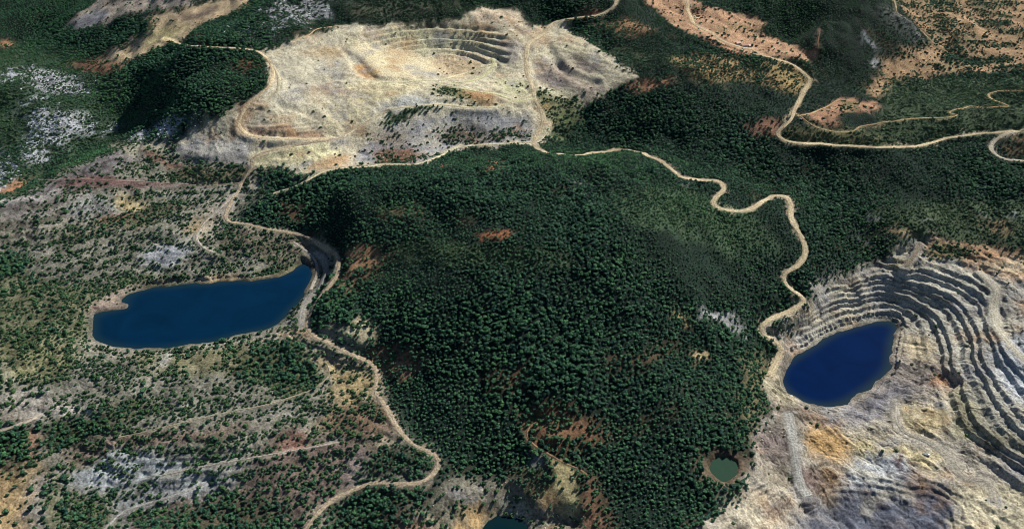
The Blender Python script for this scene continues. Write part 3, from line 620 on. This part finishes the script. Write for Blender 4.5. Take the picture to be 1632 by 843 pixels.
def node_mat(name):
    m = bpy.data.materials.new(name); m.use_nodes = True
    nt = m.node_tree; b = nt.nodes["Principled BSDF"]; return m, nt, b
def N(nt, t, **kw):
    o = nt.nodes.new(t)
    for k, v in kw.items():
        if k in o.inputs: o.inputs[k].default_value = v
        else: setattr(o, k, v)
    return o
def rough_soil(name, attr=None, colr=None, vary=.5, bump=.8, scale=.42):
    m, nt, b = node_mat(name); L = nt.links
    tc = N(nt, "ShaderNodeTexCoord")
    no = N(nt, "ShaderNodeTexNoise", Scale=scale, Detail=8.0, Roughness=.72); L.new(tc.outputs["Object"], no.inputs["Vector"])
    mr = N(nt, "ShaderNodeMapRange"); mr.inputs[1].default_value = .36; mr.inputs[2].default_value = .64
    mr.inputs[3].default_value = 1 - vary; mr.inputs[4].default_value = 1 + vary; L.new(no.outputs[0], mr.inputs[0])
    mx = N(nt, "ShaderNodeMix", data_type='RGBA', blend_type='MULTIPLY'); mx.inputs[0].default_value = 1
    if attr:
        at = N(nt, "ShaderNodeAttribute", attribute_name=attr); L.new(at.outputs["Color"], mx.inputs[6])
    else: mx.inputs[6].default_value = (*colr, 1)
    L.new(mr.outputs[0], mx.inputs[7]); L.new(mx.outputs[2], b.inputs["Base Color"])
    b.inputs["Roughness"].default_value = .95; b.inputs["Specular IOR Level"].default_value = .1
    bp = N(nt, "ShaderNodeBump", Strength=bump, Distance=1.2); L.new(no.outputs[0], bp.inputs["Height"]); L.new(bp.outputs[0], b.inputs["Normal"])
    return m
M_SOIL = rough_soil("bare_soil", attr="tone")

def mesh_np(name, v, f):
    me = bpy.data.meshes.new(name); k = f.shape[1]
    me.vertices.add(len(v)); me.vertices.foreach_set("co", np.ascontiguousarray(v, np.float32).ravel())
    me.loops.add(f.size); me.loops.foreach_set("vertex_index", np.ascontiguousarray(f, np.int32).ravel())
    me.polygons.add(len(f)); me.polygons.foreach_set("loop_start", np.arange(0, f.size, k, dtype=np.int32))
    me.update(calc_edges=True); me.validate()
    return me
def link(name, me, mat=None, parent=None):
    o = bpy.data.objects.new(name, me)
    if mat: me.materials.clear(); me.materials.append(mat)
    COL.objects.link(o)
    if parent: o.parent = parent
    return o
def tag(o, label=None, cat=None, group=None, kind=None):
    for k, v in (("label", label), ("category", cat), ("group", group), ("kind", kind)):
        if v: o[k] = v
    return o
nr, nc = sh
idx = np.arange(nr * nc).reshape(nr, nc)
F = np.stack([idx[:-1, :-1], idx[:-1, 1:], idx[1:, 1:], idx[1:, :-1]], -1).reshape(-1, 4)
fx, fy = vx[F].mean(1) + wx[F[:, 0]] * .6, vy[F].mean(1) + wy[F[:, 0]] * .6
rid = np.zeros(len(F), int)
rid[samp(spoil, fx, fy) > .5] = 3; rid[samp(q_up, fx, fy) > .5] = 1; rid[samp(q_low, fx, fy) > .5] = 2
VV = np.c_[vx, vy, vz]
for r, nm, lb, ct in ((0, 'ground', 'wooded hills, valleys and sandy fields around the mine workings', 'ground'),
                      (1, 'upper_quarry', 'pale cream quarry with tipped slopes, far beyond the wooded hill', 'quarry'),
                      (2, 'open_pit', 'terraced grey open pit with dark bench steps around a deep blue lake', 'open pit'),
                      (3, 'spoil_terrace', 'grey and brown spoil terraces dotted with shrubs around the larger lake', 'spoil heap')):
    f = F[rid == r]; used, inv = np.unique(f, return_inverse=True)
    me = mesh_np(nm, VV[used], inv.reshape(-1, 4))
    ca = me.color_attributes.new("tone", 'FLOAT_COLOR', 'POINT')
    ca.data.foreach_set("color", np.c_[c3[used], np.ones(len(used))].astype(np.float32).ravel())
    me.polygons.foreach_set("use_smooth", np.ones(len(f), bool))
    tag(link(nm, me, M_SOIL), lb, ct, kind='structure')

# ------------------------------------------------------------------ road ribbons
ROAD_TEXT = ['pale dirt road winding from the upper quarry over the hill to the open pit','narrow cream road along the foot of the grey tipped slope','dirt road running past the large lake down to the bottom edge',
 'grey gravel track between the large lake and the dirt road','pale road curving round the dark wooded hill into the quarry','dirt road descending from the sandy fields to the hairpin bend','road loop turning back at the right edge',
 'thin sandy track zigzagging across the far green slope','short sandy track entering the brown field beside the bend','cream haul track crossing the quarry floor','yellowish ramp below the upper quarry benches','wide grey ramp south of the pit lake',
 'winding haul ramp at the foot of the pit benches','brownish ramp descending from the rim of the pit','haul road behind the uppermost benches of the pit','braided grey track leaving the dirt road towards the scree','pale contour track above the grey scree','contour track across the lower spoil terrace','short pale track entering from the left edge',
 'pale gravel track at the foot of the grey scree','upper gravel track curving round the end of the large lake','haul track along the upper quarry floor to the benches','short haul track climbing from the quarry road','haul track down the edge of the cream slope','looping haul track beside the olive strip in the quarry',
 'orange track in the clearing low on the wooded hill','reddish track across the spoil plateau','thin track along the top edge of the quarry','thin track at the edge of the dry plain','short reddish path on the dark wooded hill']
road_mats = {}
for (nm, wd, colr, p), lb in zip(road_lines, ROAD_TEXT):
    p = p[::2]; d = np.gradient(p[:, :2], axis=0); d /= np.maximum(np.hypot(d[:, 0], d[:, 1]), 1e-6)[:, None]
    nrm = np.c_[-d[:, 1], d[:, 0]]
    wob = 1 + fbm(p[:, 0], p[:, 1], 26, 411, 4, .7) * .7
    offs = np.linspace(-1, 1, 7) * wd / 2
    rows = p[:, None, :2] + nrm[:, None] * offs[None, :, None] * wob[:, None, None]
    x, y = rows[..., 0].ravel(), rows[..., 1].ravel()
    e = np.tile(np.array([-.35, 0, .04, .06, .04, 0, -.35]), len(p))
    z = samp(Z, x, y) + .22 + np.hypot(x, y) * .00022 + e
    idr = np.arange(len(x)).reshape(-1, 7)
    f = np.stack([idr[:-1, :-1], idr[:-1, 1:], idr[1:, 1:], idr[1:, :-1]], -1).reshape(-1, 4)
    me = mesh_np(nm, np.c_[x, y, z], f)
    base = lin(colr) * .80; edge = np.tile(np.array([.65, .2, .0, .0, .0, .2, .65]), len(p))
    rut = np.tile(np.array([1, .95, 1.12, .88, 1.12, .95, 1]), len(p))
    ed = np.clip(edge + fbm(x, y, 11, 421, 4, .7) * .8, 0, .75)[:, None]
    tone = (samp(TRI, x, y) * .8 * ed + base * (1 - ed)) * (rut * (1 + fbm(x, y, 30, 431, 4, .65) * .5))[:, None]
    ca = me.color_attributes.new("tone", 'FLOAT_COLOR', 'POINT'); ca.data.foreach_set("color", np.c_[np.clip(tone, .01, .8), np.ones(len(x))].astype(np.float32).ravel())
    me.polygons.foreach_set("use_smooth", np.ones(len(f), bool))
    tag(link(nm, me, M_SOIL), lb, 'road', kind='structure')

# ------------------------------------------------------------------ water
def water_mat(name, colr, rough=.12, bump=.08, shallow=1.0):
    m, nt, b = node_mat(name); L = nt.links
    tc = N(nt, "ShaderNodeTexCoord")
    no = N(nt, "ShaderNodeTexNoise", Scale=.25, Detail=4.0); L.new(tc.outputs["Object"], no.inputs["Vector"])
    bp = N(nt, "ShaderNodeBump", Strength=bump, Distance=.3); L.new(no.outputs[0], bp.inputs["Height"]); L.new(bp.outputs[0], b.inputs["Normal"])
    n2_ = N(nt, "ShaderNodeTexNoise", Scale=.02, Detail=7.0, Distortion=1.5); L.new(tc.outputs["Object"], n2_.inputs["Vector"])
    mx = N(nt, "ShaderNodeMix", data_type='RGBA'); L.new(n2_.outputs[0], mx.inputs[0])
    mx.inputs[6].default_value = (*[q * .65 for q in colr], 1); mx.inputs[7].default_value = (*[q * 1.4 for q in colr], 1)
    at = N(nt, "ShaderNodeAttribute", attribute_name="deep"); m2 = N(nt, "ShaderNodeMix", data_type='RGBA'); L.new(at.outputs["Fac"], m2.inputs[0])
    m2.inputs[6].default_value = (colr[0] + .014 * shallow, colr[1] * (1 + .2 * shallow) + .018 * shallow, colr[2] * (1 - .4 * shallow) + .008 * shallow, 1); L.new(mx.outputs[2], m2.inputs[7])
    L.new(m2.outputs[2], b.inputs["Base Color"])
    b.inputs["Roughness"].default_value = rough; b.inputs["IOR"].default_value = 1.33; b.inputs["Specular IOR Level"].default_value = .2
    return m
for k, nm, lb, m in (('lake_a', 'lake', 'large elongated dark blue lake among the shrub covered spoil terraces', water_mat("lake_water", (.0003, .014, .038), shallow=.5)),
                     ('lake_b', 'lake', 'deep blue lake at the bottom of the terraced open pit', water_mat("pit_water", (.0000, .0085, .046))),
                     ('pond_c', 'pond', 'small teal pond in the shaded gully at the bottom edge', water_mat("gully_water", (.001, .012, .018), shallow=.15)),
                     ('pond_d', 'pond', 'small round dark green pond in a reddish clearing beside the wood', water_mat("algae_water", (.010, .038, .020), .7, .5, 0.0))):
    lv = LAKES[k][0]; w, msk = fill(*lake_xy[k]); a = np.zeros((NY, NX)); a[w] = msk
    cells = blur(a, 2) > .02; deep = np.clip((blur(a, 3, 2) - .45) * 2.2, 0, 1)
    jj, ii = np.nonzero(cells)
    vid = np.stack([jj * (NX + 1) + ii, jj * (NX + 1) + ii + 1, (jj + 1) * (NX + 1) + ii + 1, (jj + 1) * (NX + 1) + ii], 1)
    used, inv = np.unique(vid, return_inverse=True)
    wx_, wy_ = X0 + (used % (NX + 1)) * RES, Y0 + (used // (NX + 1)) * RES
    me = mesh_np(nm, np.c_[wx_, wy_, np.full(len(used), lv)], inv.reshape(-1, 4))
    da = me.attributes.new("deep", 'FLOAT', 'POINT'); da.data.foreach_set("value", samp(deep, wx_, wy_).astype(np.float32))
    tag(link(nm, me, m), lb, nm, kind='structure')

# ------------------------------------------------------------------ plants
def leaf_mat(name, dark, light, hue=.5):
    m, nt, b = node_mat(name); L = nt.links
    oi = N(nt, "ShaderNodeObjectInfo"); tc = N(nt, "ShaderNodeTexCoord")
    no = N(nt, "ShaderNodeTexNoise", Scale=.9, Detail=3.0); L.new(tc.outputs["Object"], no.inputs["Vector"])
    ad = N(nt, "ShaderNodeMath", operation='ADD'); L.new(oi.outputs["Random"], ad.inputs[0]); L.new(no.outputs[0], ad.inputs[1])
    hf = N(nt, "ShaderNodeMath", operation='MULTIPLY'); hf.inputs[1].default_value = .5; L.new(ad.outputs[0], hf.inputs[0])
    cr = N(nt, "ShaderNodeValToRGB"); cr.color_ramp.elements[0].position = .25; cr.color_ramp.elements[1].position = .76
    cr.color_ramp.elements[0].color = (*dark, 1); cr.color_ramp.elements[1].color = (*light, 1); L.new(hf.outputs[0], cr.inputs[0])
    at = N(nt, "ShaderNodeAttribute", attribute_type='INSTANCER', attribute_name="stand")
    mx = N(nt, "ShaderNodeMix", data_type='RGBA', blend_type='MULTIPLY'); L.new(at.outputs["Fac"], mx.inputs[0]); mx.inputs[7].default_value = (1.5, 1.4, 1.1, 1)
    L.new(cr.outputs[0], mx.inputs[6]); L.new(mx.outputs[2], b.inputs["Base Color"]); b.inputs["Roughness"].default_value = .75; b.inputs["Specular IOR Level"].default_value = .15
    return m
M_PINE = leaf_mat("pine_foliage", (.018, .058, .042), (.054, .142, .060))
M_SHRUB = leaf_mat("shrub_foliage", (.014, .042, .024), (.055, .105, .036))
M_BARK, _nt, _b = node_mat("bark"); _b.inputs["Base Color"].default_value = (.09, .06, .04, 1); _b.inputs["Roughness"].default_value = .9

def crown_mesh(name, seed, clumps, leaves, flat, mat):
    """foliage filling the unit sphere about (0,0,flat*...): lumpy clumps with loose leaf tufts round them"""
    r = random.Random(seed); bm = bmesh.new()
    cl = [((0, 0, .05), .62)]
    for k in range(clumps):
        a = k * 2.4 + r.uniform(-.5, .5); q = r.uniform(.35, .72); zz = r.uniform(-.35, .5)
        cl.append(((math.cos(a) * q, math.sin(a) * q, zz), r.uniform(.26, .44)))
    for (x, y, z), s in cl:
        g = bmesh.ops.create_icosphere(bm, subdivisions=1 if s < .5 else 2, radius=s)
        for v in g['verts']:
            j = 1 + r.uniform(-.28, .28)
            v.co = (x + v.co.x * j, y + v.co.y * j, (z + v.co.z * j * .85) * flat)
    for k in range(leaves):
        (x, y, z), s = r.choice(cl)
        th, ph = r.uniform(0, 6.283), math.acos(r.uniform(-.5, 1)); s *= r.uniform(.95, 1.25)
        px_, py_, pz_ = x + s * math.sin(ph) * math.cos(th), y + s * math.sin(ph) * math.sin(th), (z + s * math.cos(ph) * .85) * flat
        h = r.uniform(.05, .11); vs = []
        t1 = [r.uniform(-1, 1) for _ in range(3)]; t2 = [r.uniform(-1, 1) for _ in range(3)]
        for sa, sb in ((-1, -1), (1, -1), (1, 1), (-1, 1)):
            vs.append(bm.verts.new((px_ + h * (sa * t1[0] + sb * t2[0]), py_ + h * (sa * t1[1] + sb * t2[1]), pz_ + h * (sa * t1[2] + sb * t2[2]))))
        bm.faces.new(vs)
    me = bpy.data.meshes.new(name); bm.to_mesh(me); bm.free(); me.materials.append(mat)
    return me
def trunk_mesh(seed):
    r = random.Random(seed); bm = bmesh.new()
    def limb(p0, p1, r0, r1):
        p0, p1 = np.array(p0), np.array(p1); d = p1 - p0; d = d / np.linalg.norm(d); a = np.cross(d, (1, 0.3, 0)); a /= np.linalg.norm(a); b = np.cross(d, a)
        ring = [[bm.verts.new(p + (a * math.cos(k * 1.0472) + b * math.sin(k * 1.0472)) * q) for k in range(6)] for p, q in ((p0, r0), (p1, r1))]
        for k in range(6): bm.faces.new((ring[0][k], ring[0][(k + 1) % 6], ring[1][(k + 1) % 6], ring[1][k]))
    limb((0, 0, -.25), (.03, .02, .55), .075, .055); limb((.03, .02, .5), (0, 0, 1.35), .055, .02)
    for k in range(4):
        a = k * 1.6 + r.random(); limb((.02, .02, .5 + .1 * k), (math.cos(a) * .55, math.sin(a) * .55, .85 + .12 * k), .035, .012)
    me = bpy.data.meshes.new("trunk"); bm.to_mesh(me); bm.free(); me.materials.append(M_BARK); return me
CROWNS = [crown_mesh("crown", 10 + k, 7 + k % 3, 90, .82 + .07 * (k % 3), M_PINE) for k in range(6)] + [crown_mesh("crown", 20, 10, 90, .58, M_PINE), crown_mesh("crown", 21, 5, 110, 1.25, M_PINE), crown_mesh("crown", 22, 4, 130, 1.05, M_PINE)]
SHRUBS = [crown_mesh("shrub", 40 + k, 5 + k % 3, 60, .72 + .06 * (k % 3), M_SHRUB) for k in range(5)]
TRUNKS = [trunk_mesh(k) for k in range(3)]

def scatter(sp, dens, seed, clump, rows=False):
    r = np.random.default_rng(seed)
    y = np.arange(380, 2500, sp); x = np.arange(-1850, 1850, sp)
    x, y = np.meshgrid(x, y); x = x.ravel() + r.uniform(-.48, .48, x.size) * sp; y = y.ravel() + r.uniform(-.48, .48, y.size) * sp
    z0 = samp(Z, x, y); px, py, dep = project(x, y, z0)
    ok = (px > -420) & (px < 2050) & (py > -40) & (py < 1060) & (dep > 300)
    x, y = x[ok], y[ok]
    d = samp(dens, x + fbm(x, y, 26, 101, 4) * 9, y + fbm(x, y, 26, 131, 4) * 9)
    nz = fbm(x, y, clump, seed + 5, 3, .6) * .5 + .5
    if rows: d = np.clip(d * (.5 + 1.0 * sstep(-.5, .7, np.sin(samp(Z, x, y) * 1.25 + fbm(x, y, 70, 21, 3) * 4))), 0, .95)
    d = np.clip(d + (.1 * samp(LOW, x, y) if dens is TREE else 0) * (d > .5), 0, 1)
    d2 = np.clip(d + (nz - .5) * 1.5 * np.minimum(d, 1 - d) * 2, 0, 1)
    rd = samp(road_dist, x, y)
    k = (r.random(len(x)) < d2) & (rd > np.where(y > 950, 2.0, 1.2))
    for key in lake_xy:
        xp, yp = lake_xy[key]; w, m = fill(xp, yp); a = np.zeros((NY, NX)); a[w] = m; a = blur(a, 1)
        k &= samp(a, x, y) < .08
    bw = np.maximum(samp(BA, x, y), samp(BB, x, y)); k &= (bw < .3) | (r.random(len(x)) < .5)
    return x[k], y[k], r
tx, ty, r1 = scatter(3.75, TREE, 71, 40)
sx, sy, r2 = scatter(3.6, np.clip(SHRUB * 1.0, 0, .95) * (1 - np.clip(TREE - .6, 0, 1) * 1.5), 72, 22, True)
big = np.clip(fbm(tx, ty, 110, 88, 4) * 1.1 + .5, 0, 1)
low = samp(LOW, tx, ty)
tr = (1.15 + 1.2 * big) * r1.uniform(.6, 1.4, len(tx)) * (1 - .38 * low)                  # crown radius
stand = np.clip(low * .75 + fbm(tx, ty, 70, 188, 4) * .8 + r1.uniform(-.3, .3, len(tx)), 0, 1)
keep = (r1.random(len(tx)) < np.where(tr > 2.2, .82, 1))
tx, ty, tr, stand = tx[keep], ty[keep], tr[keep], stand[keep]
tz, sz = height(tx, ty), height(sx, sy)
sr = 1.2 + 1.8 * r2.random(len(sx)) ** 1.7
def order(x, y, z, rad):
    px, py, dep = project(x, y, z + rad)
    s = rad / dep; s[(px < 3) | (px > 1629) | (py < 3) | (py > 838)] = 0
    return np.argsort(-s)
t_ord, s_ord = order(tx, ty, tz, tr), order(sx, sy, sz, sr)
t_one, s_one = t_ord[:300], s_ord[:300]
t_rest = np.setdiff1d(np.arange(len(tx)), t_one); s_rest = np.setdiff1d(np.arange(len(sx)), s_one)

def spread(name, x, y, z, rad, lift, protos, tall, seed, mat, label, cat, stand):
    """one object that stands for all the plants of a kind nobody could count"""
    r = np.random.default_rng(seed); m = len(x)
    me = bpy.data.meshes.new(name); me.vertices.add(m)
    me.vertices.foreach_set("co", np.c_[x, y, z + rad * lift].astype(np.float32).ravel())
    sc = me.attributes.new("size", 'FLOAT_VECTOR', 'POINT'); sc.data.foreach_set("vector", (rad[:, None] * np.c_[r.uniform(.85, 1.2, m), r.uniform(.85, 1.2, m), tall * r.uniform(.8, 1.25, m)]).astype(np.float32).ravel())
    ro = me.attributes.new("turn", 'FLOAT_VECTOR', 'POINT'); ro.data.foreach_set("vector", np.c_[np.zeros(m), np.zeros(m), r.uniform(0, 6.28, m)].astype(np.float32).ravel())
    st = me.attributes.new("stand", 'FLOAT', 'POINT'); st.data.foreach_set("value", np.clip(stand, 0, 1).astype(np.float32))
    ix = me.attributes.new("which", 'INT', 'POINT'); ix.data.foreach_set("value", r.integers(0, len(protos), m).astype(np.int32))
    o = link(name, me, mat)
    ng = bpy.data.node_groups.new(name, 'GeometryNodeTree')
    ng.interface.new_socket("Geometry", in_out='INPUT', socket_type='NodeSocketGeometry'); ng.interface.new_socket("Geometry", in_out='OUTPUT', socket_type='NodeSocketGeometry')
    gi, go = ng.nodes.new("NodeGroupInput"), ng.nodes.new("NodeGroupOutput")
    jn = ng.nodes.new("GeometryNodeJoinGeometry"); ip = ng.nodes.new("GeometryNodeInstanceOnPoints")
    for me_p in reversed(protos):
        po = bpy.data.objects.new(me_p.name, me_p)
        ob = ng.nodes.new("GeometryNodeObjectInfo"); ob.inputs["Object"].default_value = po; ob.inputs["As Instance"].default_value = True
        ng.links.new(ob.outputs["Geometry"], jn.inputs[0])
    def att(nm, ty):
        a = ng.nodes.new("GeometryNodeInputNamedAttribute"); a.data_type = ty; a.inputs["Name"].default_value = nm; return a.outputs[0]
    ng.links.new(gi.outputs[0], ip.inputs["Points"]); ng.links.new(jn.outputs[0], ip.inputs["Instance"])
    ip.inputs["Pick Instance"].default_value = True
    ng.links.new(att("which", 'INT'), ip.inputs["Instance Index"]); ng.links.new(att("turn", 'FLOAT_VECTOR'), ip.inputs["Rotation"]); ng.links.new(att("size", 'FLOAT_VECTOR'), ip.inputs["Scale"])
    ng.links.new(ip.outputs[0], go.inputs[0])
    md = o.modifiers.new("plants", 'NODES'); md.node_group = ng
    tag(o, label, cat, kind='stuff'); return o
spread('forest', tx[t_rest], ty[t_rest], tz[t_rest], tr[t_rest], .75, CROWNS, 1.0, 5, M_PINE, 'dense dark green wood of round crowned trees covering the hills', 'forest', stand[t_rest])
spread('shrubland', sx[s_rest], sy[s_rest], sz[s_rest], sr[s_rest], .35, SHRUBS, 1.0, 6, M_SHRUB, 'scattered small dark shrubs dotting the pale spoil and limestone slopes', 'shrubs', np.zeros(len(s_rest)))

# ------------------------------------------------------------------ loose rock
def rock_mesh(seed, mat):
    r = random.Random(seed); bm = bmesh.new(); bmesh.ops.create_icosphere(bm, subdivisions=1, radius=1)
    for v in bm.verts: v.co *= r.uniform(.65, 1.2); v.co.z *= .7
    me = bpy.data.meshes.new("rock"); bm.to_mesh(me); bm.free(); me.materials.append(mat); return me
def rock_mat(name, a, b_):
    m, nt, b = node_mat(name); oi = N(nt, "ShaderNodeObjectInfo"); mx = N(nt, "ShaderNodeMix", data_type='RGBA')
    nt.links.new(oi.outputs["Random"], mx.inputs[0]); mx.inputs[6].default_value = (*lin(a), 1); mx.inputs[7].default_value = (*lin(b_), 1)
    nt.links.new(mx.outputs[2], b.inputs["Base Color"]); b.inputs["Roughness"].default_value = .95; return m
M_RUB, M_LIME = rock_mat("quarry_rubble", (120, 112, 100), (196, 184, 150)), rock_mat("limestone", (140, 144, 150), (190, 194, 198))
for nm, dens, sp, sd, mt, lo, hi, lb in (('rubble', np.clip(QM * np.clip(fbm(GX, GY, 60, 701, 4, .6) * 2.2 + .25, 0, 1), 0, 1) * .5, 5.0, 91, M_RUB, .35, 1.3, 'loose rubble strewn over the pale quarry floors and benches'),
                                     ('limestone_rock', ROCK * .85, 4.0, 92, M_LIME, .7, 2.6, 'pale limestone outcrops among bushes on the far hillside')):
    qx, qy, rk = scatter(sp, dens, sd, 25)
    if len(qx) == 0: continue
    qr = lo + (hi - lo) * rk.random(len(qx)) ** 2.5
    spread(nm, qx, qy, height(qx, qy), qr, .1, [rock_mesh(k, mt) for k in range(4)], .8, sd, mt, lb, 'rocks', np.zeros(len(qx)))

# where a single plant stands, in words
PLACES = [ # polygon in photo pixels, phrase
 ([(840,725),(925,725),(935,815),(845,815)], 'on the pale yellow gravel tongue above the gully'),
 ([(690,755),(870,750),(960,800),(960,850),(640,850)], 'on the rocky slopes round the little teal pond'),
 ([(585,690),(705,725),(690,768),(590,768)], 'in the wood enclosed by the hooked dirt road'),
 ([(480,765),(700,770),(690,850),(470,850)], 'in the dark wood below the hooked dirt road'),
 ([(-50,670),(60,670),(60,755),(-50,760)], 'in the small dense wood at the left edge'),
 ([(-50,755),(100,740),(100,860),(-50,860)], 'on the tan bank in the lower left corner'),
 ([(930,735),(1010,740),(1020,850),(930,850)], 'beside the reddish bare patch at the bottom edge'),
 ([(1100,700),(1210,700),(1210,860),(1060,860)], 'at the wood edge beside the round green pond'),
 ([(100,700),(330,715),(260,850),(100,850)], 'on the pale grey scree in the lower left'),
 ([(260,700),(500,690),(490,850),(200,850)], 'on the brown spoil slope left of the bottom road'),
 ([(700,640),(1000,640),(1110,850),(960,850),(930,750),(700,760)], 'in the lower wood of the central hill'),
 ([(1000,640),(1230,640),(1200,720),(1000,720)], 'in the wood left of the open pit'),
]
def inside_poly(p, x, y):
    c_ = False
    for k in range(len(p)):
        (x1_, y1_), (x2_, y2_) = p[k-1], p[k]
        if (y1_ > y) != (y2_ > y) and x < (x2_ - x1_) * (y - y1_) / (y2_ - y1_) + x1_: c_ = not c_
    return c_
def where(x, y, z):
    a, b, _ = project(x, y, z)
    for p, t in PLACES:
        if inside_poly(p, float(a), float(b)): return t
    return 'on the open lower left terraces' if a < 700 else 'in the dark wood of the lower hill'
r = random.Random(9)
for n_, i in enumerate(t_one):
    rad = float(tr[i]); k = r.randrange(len(CROWNS))
    e = bpy.data.objects.new("pine_tree", None); COL.objects.link(e)
    e.location = (tx[i], ty[i], tz[i]); e.rotation_euler = (0, 0, r.uniform(0, 6.28)); e.scale = (rad, rad, rad * r.uniform(.9, 1.15))
    w = where(tx[i], ty[i], tz[i])
    tag(e, 'round crowned dark green tree ' + w, 'tree', 'trees ' + w)
    o = link("crown", CROWNS[k], None, e); o.location = (0, 0, .78)
    o = link("trunk", TRUNKS[k % 3], None, e)
for n_, i in enumerate(s_one):
    rad = float(sr[i])
    o = link("shrub", SHRUBS[r.randrange(5)])
    o.location = (sx[i], sy[i], sz[i] + rad * .35); o.rotation_euler = (0, 0, r.uniform(0, 6.28)); o.scale = (rad * r.uniform(.85, 1.2), rad, rad)
    w = where(sx[i], sy[i], sz[i])
    tag(o, 'small rounded dark green shrub ' + w, 'shrub', 'shrubs ' + w)

# ------------------------------------------------------------------ huts and vehicles
def paint(name, c_, rough=.6):
    m, nt, b = node_mat(name); no = N(nt, "ShaderNodeTexNoise", Scale=1.5); mx = N(nt, "ShaderNodeMix", data_type='RGBA')
    nt.links.new(no.outputs[0], mx.inputs[0]); l_ = lin(c_); mx.inputs[6].default_value = (*(l_ * .8), 1); mx.inputs[7].default_value = (*np.clip(l_ * 1.1, 0, .9), 1)
    nt.links.new(mx.outputs[2], b.inputs["Base Color"]); b.inputs["Roughness"].default_value = rough; return m
def box(bm, x, y, z, sx_, sy_, sz_, bev=.0):
    g = bmesh.ops.create_cube(bm, size=1)
    for v in g['verts']: v.co = (x + v.co.x * sx_, y + v.co.y * sy_, z + v.co.z * sz_)
    if bev: bmesh.ops.bevel(bm, geom=list({e_ for v in g['verts'] for e_ in v.link_edges}), offset=bev, segments=2, affect='EDGES')
def piece(name, bm, mat, parent):
    me = bpy.data.meshes.new(name); bm.to_mesh(me); bm.free(); return link(name, me, mat, parent)
def stand_at(name, px, rot, label, cat, group=None):
    x, y = ground_hit(np.array([px], float), Z); z = height(x, y)
    e = bpy.data.objects.new(name, None); COL.objects.link(e); e.location = (x[0], y[0], z[0] - .1); e.rotation_euler = (0, 0, rot)
    return tag(e, label, cat, group)
W_PALE, W_ROOF, W_FLAT, W_WHITE, W_RED, W_TYRE, W_GLASS = paint("pale_render", (200, 192, 176)), paint("clay_tiles", (150, 92, 70)), paint("grey_sheet", (150, 142, 128)), paint("white_paint", (225, 225, 222), .35), paint("red_paint", (150, 50, 42), .4), paint("rubber", (30, 30, 30)), paint("dark_glass", (40, 48, 55), .1)
def house(px, rot, L_, W_, H_, label, gable=True):
    e = stand_at("house", px, rot, label, 'house', None)
    bm = bmesh.new(); box(bm, 0, 0, H_ / 2, L_, W_, H_); piece("wall", bm, W_PALE, e)
    bm = bmesh.new()
    a, b, h = L_ / 2 + .4, W_ / 2 + .4, H_ + .02
    if gable:
        v = [bm.verts.new(c_) for c_ in ((-a, -b, h), (a, -b, h), (a, b, h), (-a, b, h), (-a, 0, h + W_ * .28), (a, 0, h + W_ * .28))]
        for f_ in ((0, 1, 5, 4), (2, 3, 4, 5), (1, 2, 5), (3, 0, 4), (3, 2, 1, 0)): bm.faces.new([v[i] for i in f_])
        piece("roof", bm, W_ROOF, e)
    else:
        box(bm, 0, 0, h + .15, a * 2, b * 2, .3); piece("roof", bm, W_FLAT, e)
    bm = bmesh.new(); box(bm, 0, -W_ / 2 - .02, 1.05, 1.0, .08, 2.1); piece("door", bm, W_TYRE, e)
    for sx_ in (-.3, .3):
        bm = bmesh.new(); box(bm, sx_ * L_, -W_ / 2 - .02, H_ * .55, 1.0, .08, 1.0); piece("window", bm, W_GLASS, e)
house((1176, 71), .5, 9, 6, 3.2, 'pale red roofed house beside the road through the far sandy field, nearest the road')
house((1186, 74.5), .2, 11, 6, 3.0, 'long pale red roofed house at the lower end of the far sandy field')
house((1194, 75), .7, 7, 5, 3.0, 'small pale red roofed house, rightmost of three in the far sandy field')
def truck(px, rot, body, label):
    e = stand_at("truck", px, rot, label, 'truck')
    bm = bmesh.new(); box(bm, 0, 0, .75, 6.6, 2.2, .35, .05); piece("chassis", bm, W_TYRE, e)
    bm = bmesh.new(); box(bm, 2.4, 0, 1.85, 1.7, 2.3, 1.8, .18); c_ = piece("cab", bm, body, e)
    bm = bmesh.new(); box(bm, 3.26, 0, 2.2, .05, 1.9, .8); piece("windscreen", bm, W_GLASS, c_)
    bm = bmesh.new(); box(bm, -.9, 0, 1.02, 4.6, 2.4, .15); box(bm, -.9, 1.14, 1.6, 4.6, .12, 1.0); box(bm, -.9, -1.14, 1.6, 4.6, .12, 1.0); box(bm, 1.34, 0, 1.7, .12, 2.4, 1.2); box(bm, -3.14, 0, 1.5, .12, 2.4, .8)
    piece("cargo_bed", bm, W_WHITE, e)
    for wx_ in (2.3, -1.4, -2.5):
        for wy_ in (-1.0, 1.0):
            bm = bmesh.new(); bmesh.ops.create_cone(bm, cap_ends=True, segments=16, radius1=.55, radius2=.55, depth=.4)
            bmesh.ops.rotate(bm, verts=bm.verts, matrix=__import__("mathutils").Matrix.Rotation(math.pi / 2, 3, 'X'))
            o = piece("wheel", bm, W_TYRE, e); o.location = (wx_, wy_, .55)
truck((1476, 724.5), -.5, W_WHITE, 'white truck parked on the yellow floor of the open pit')
truck((1277, 191), -.7, W_RED, 'truck with a red cab parked at the track fork beside the hairpin bend')
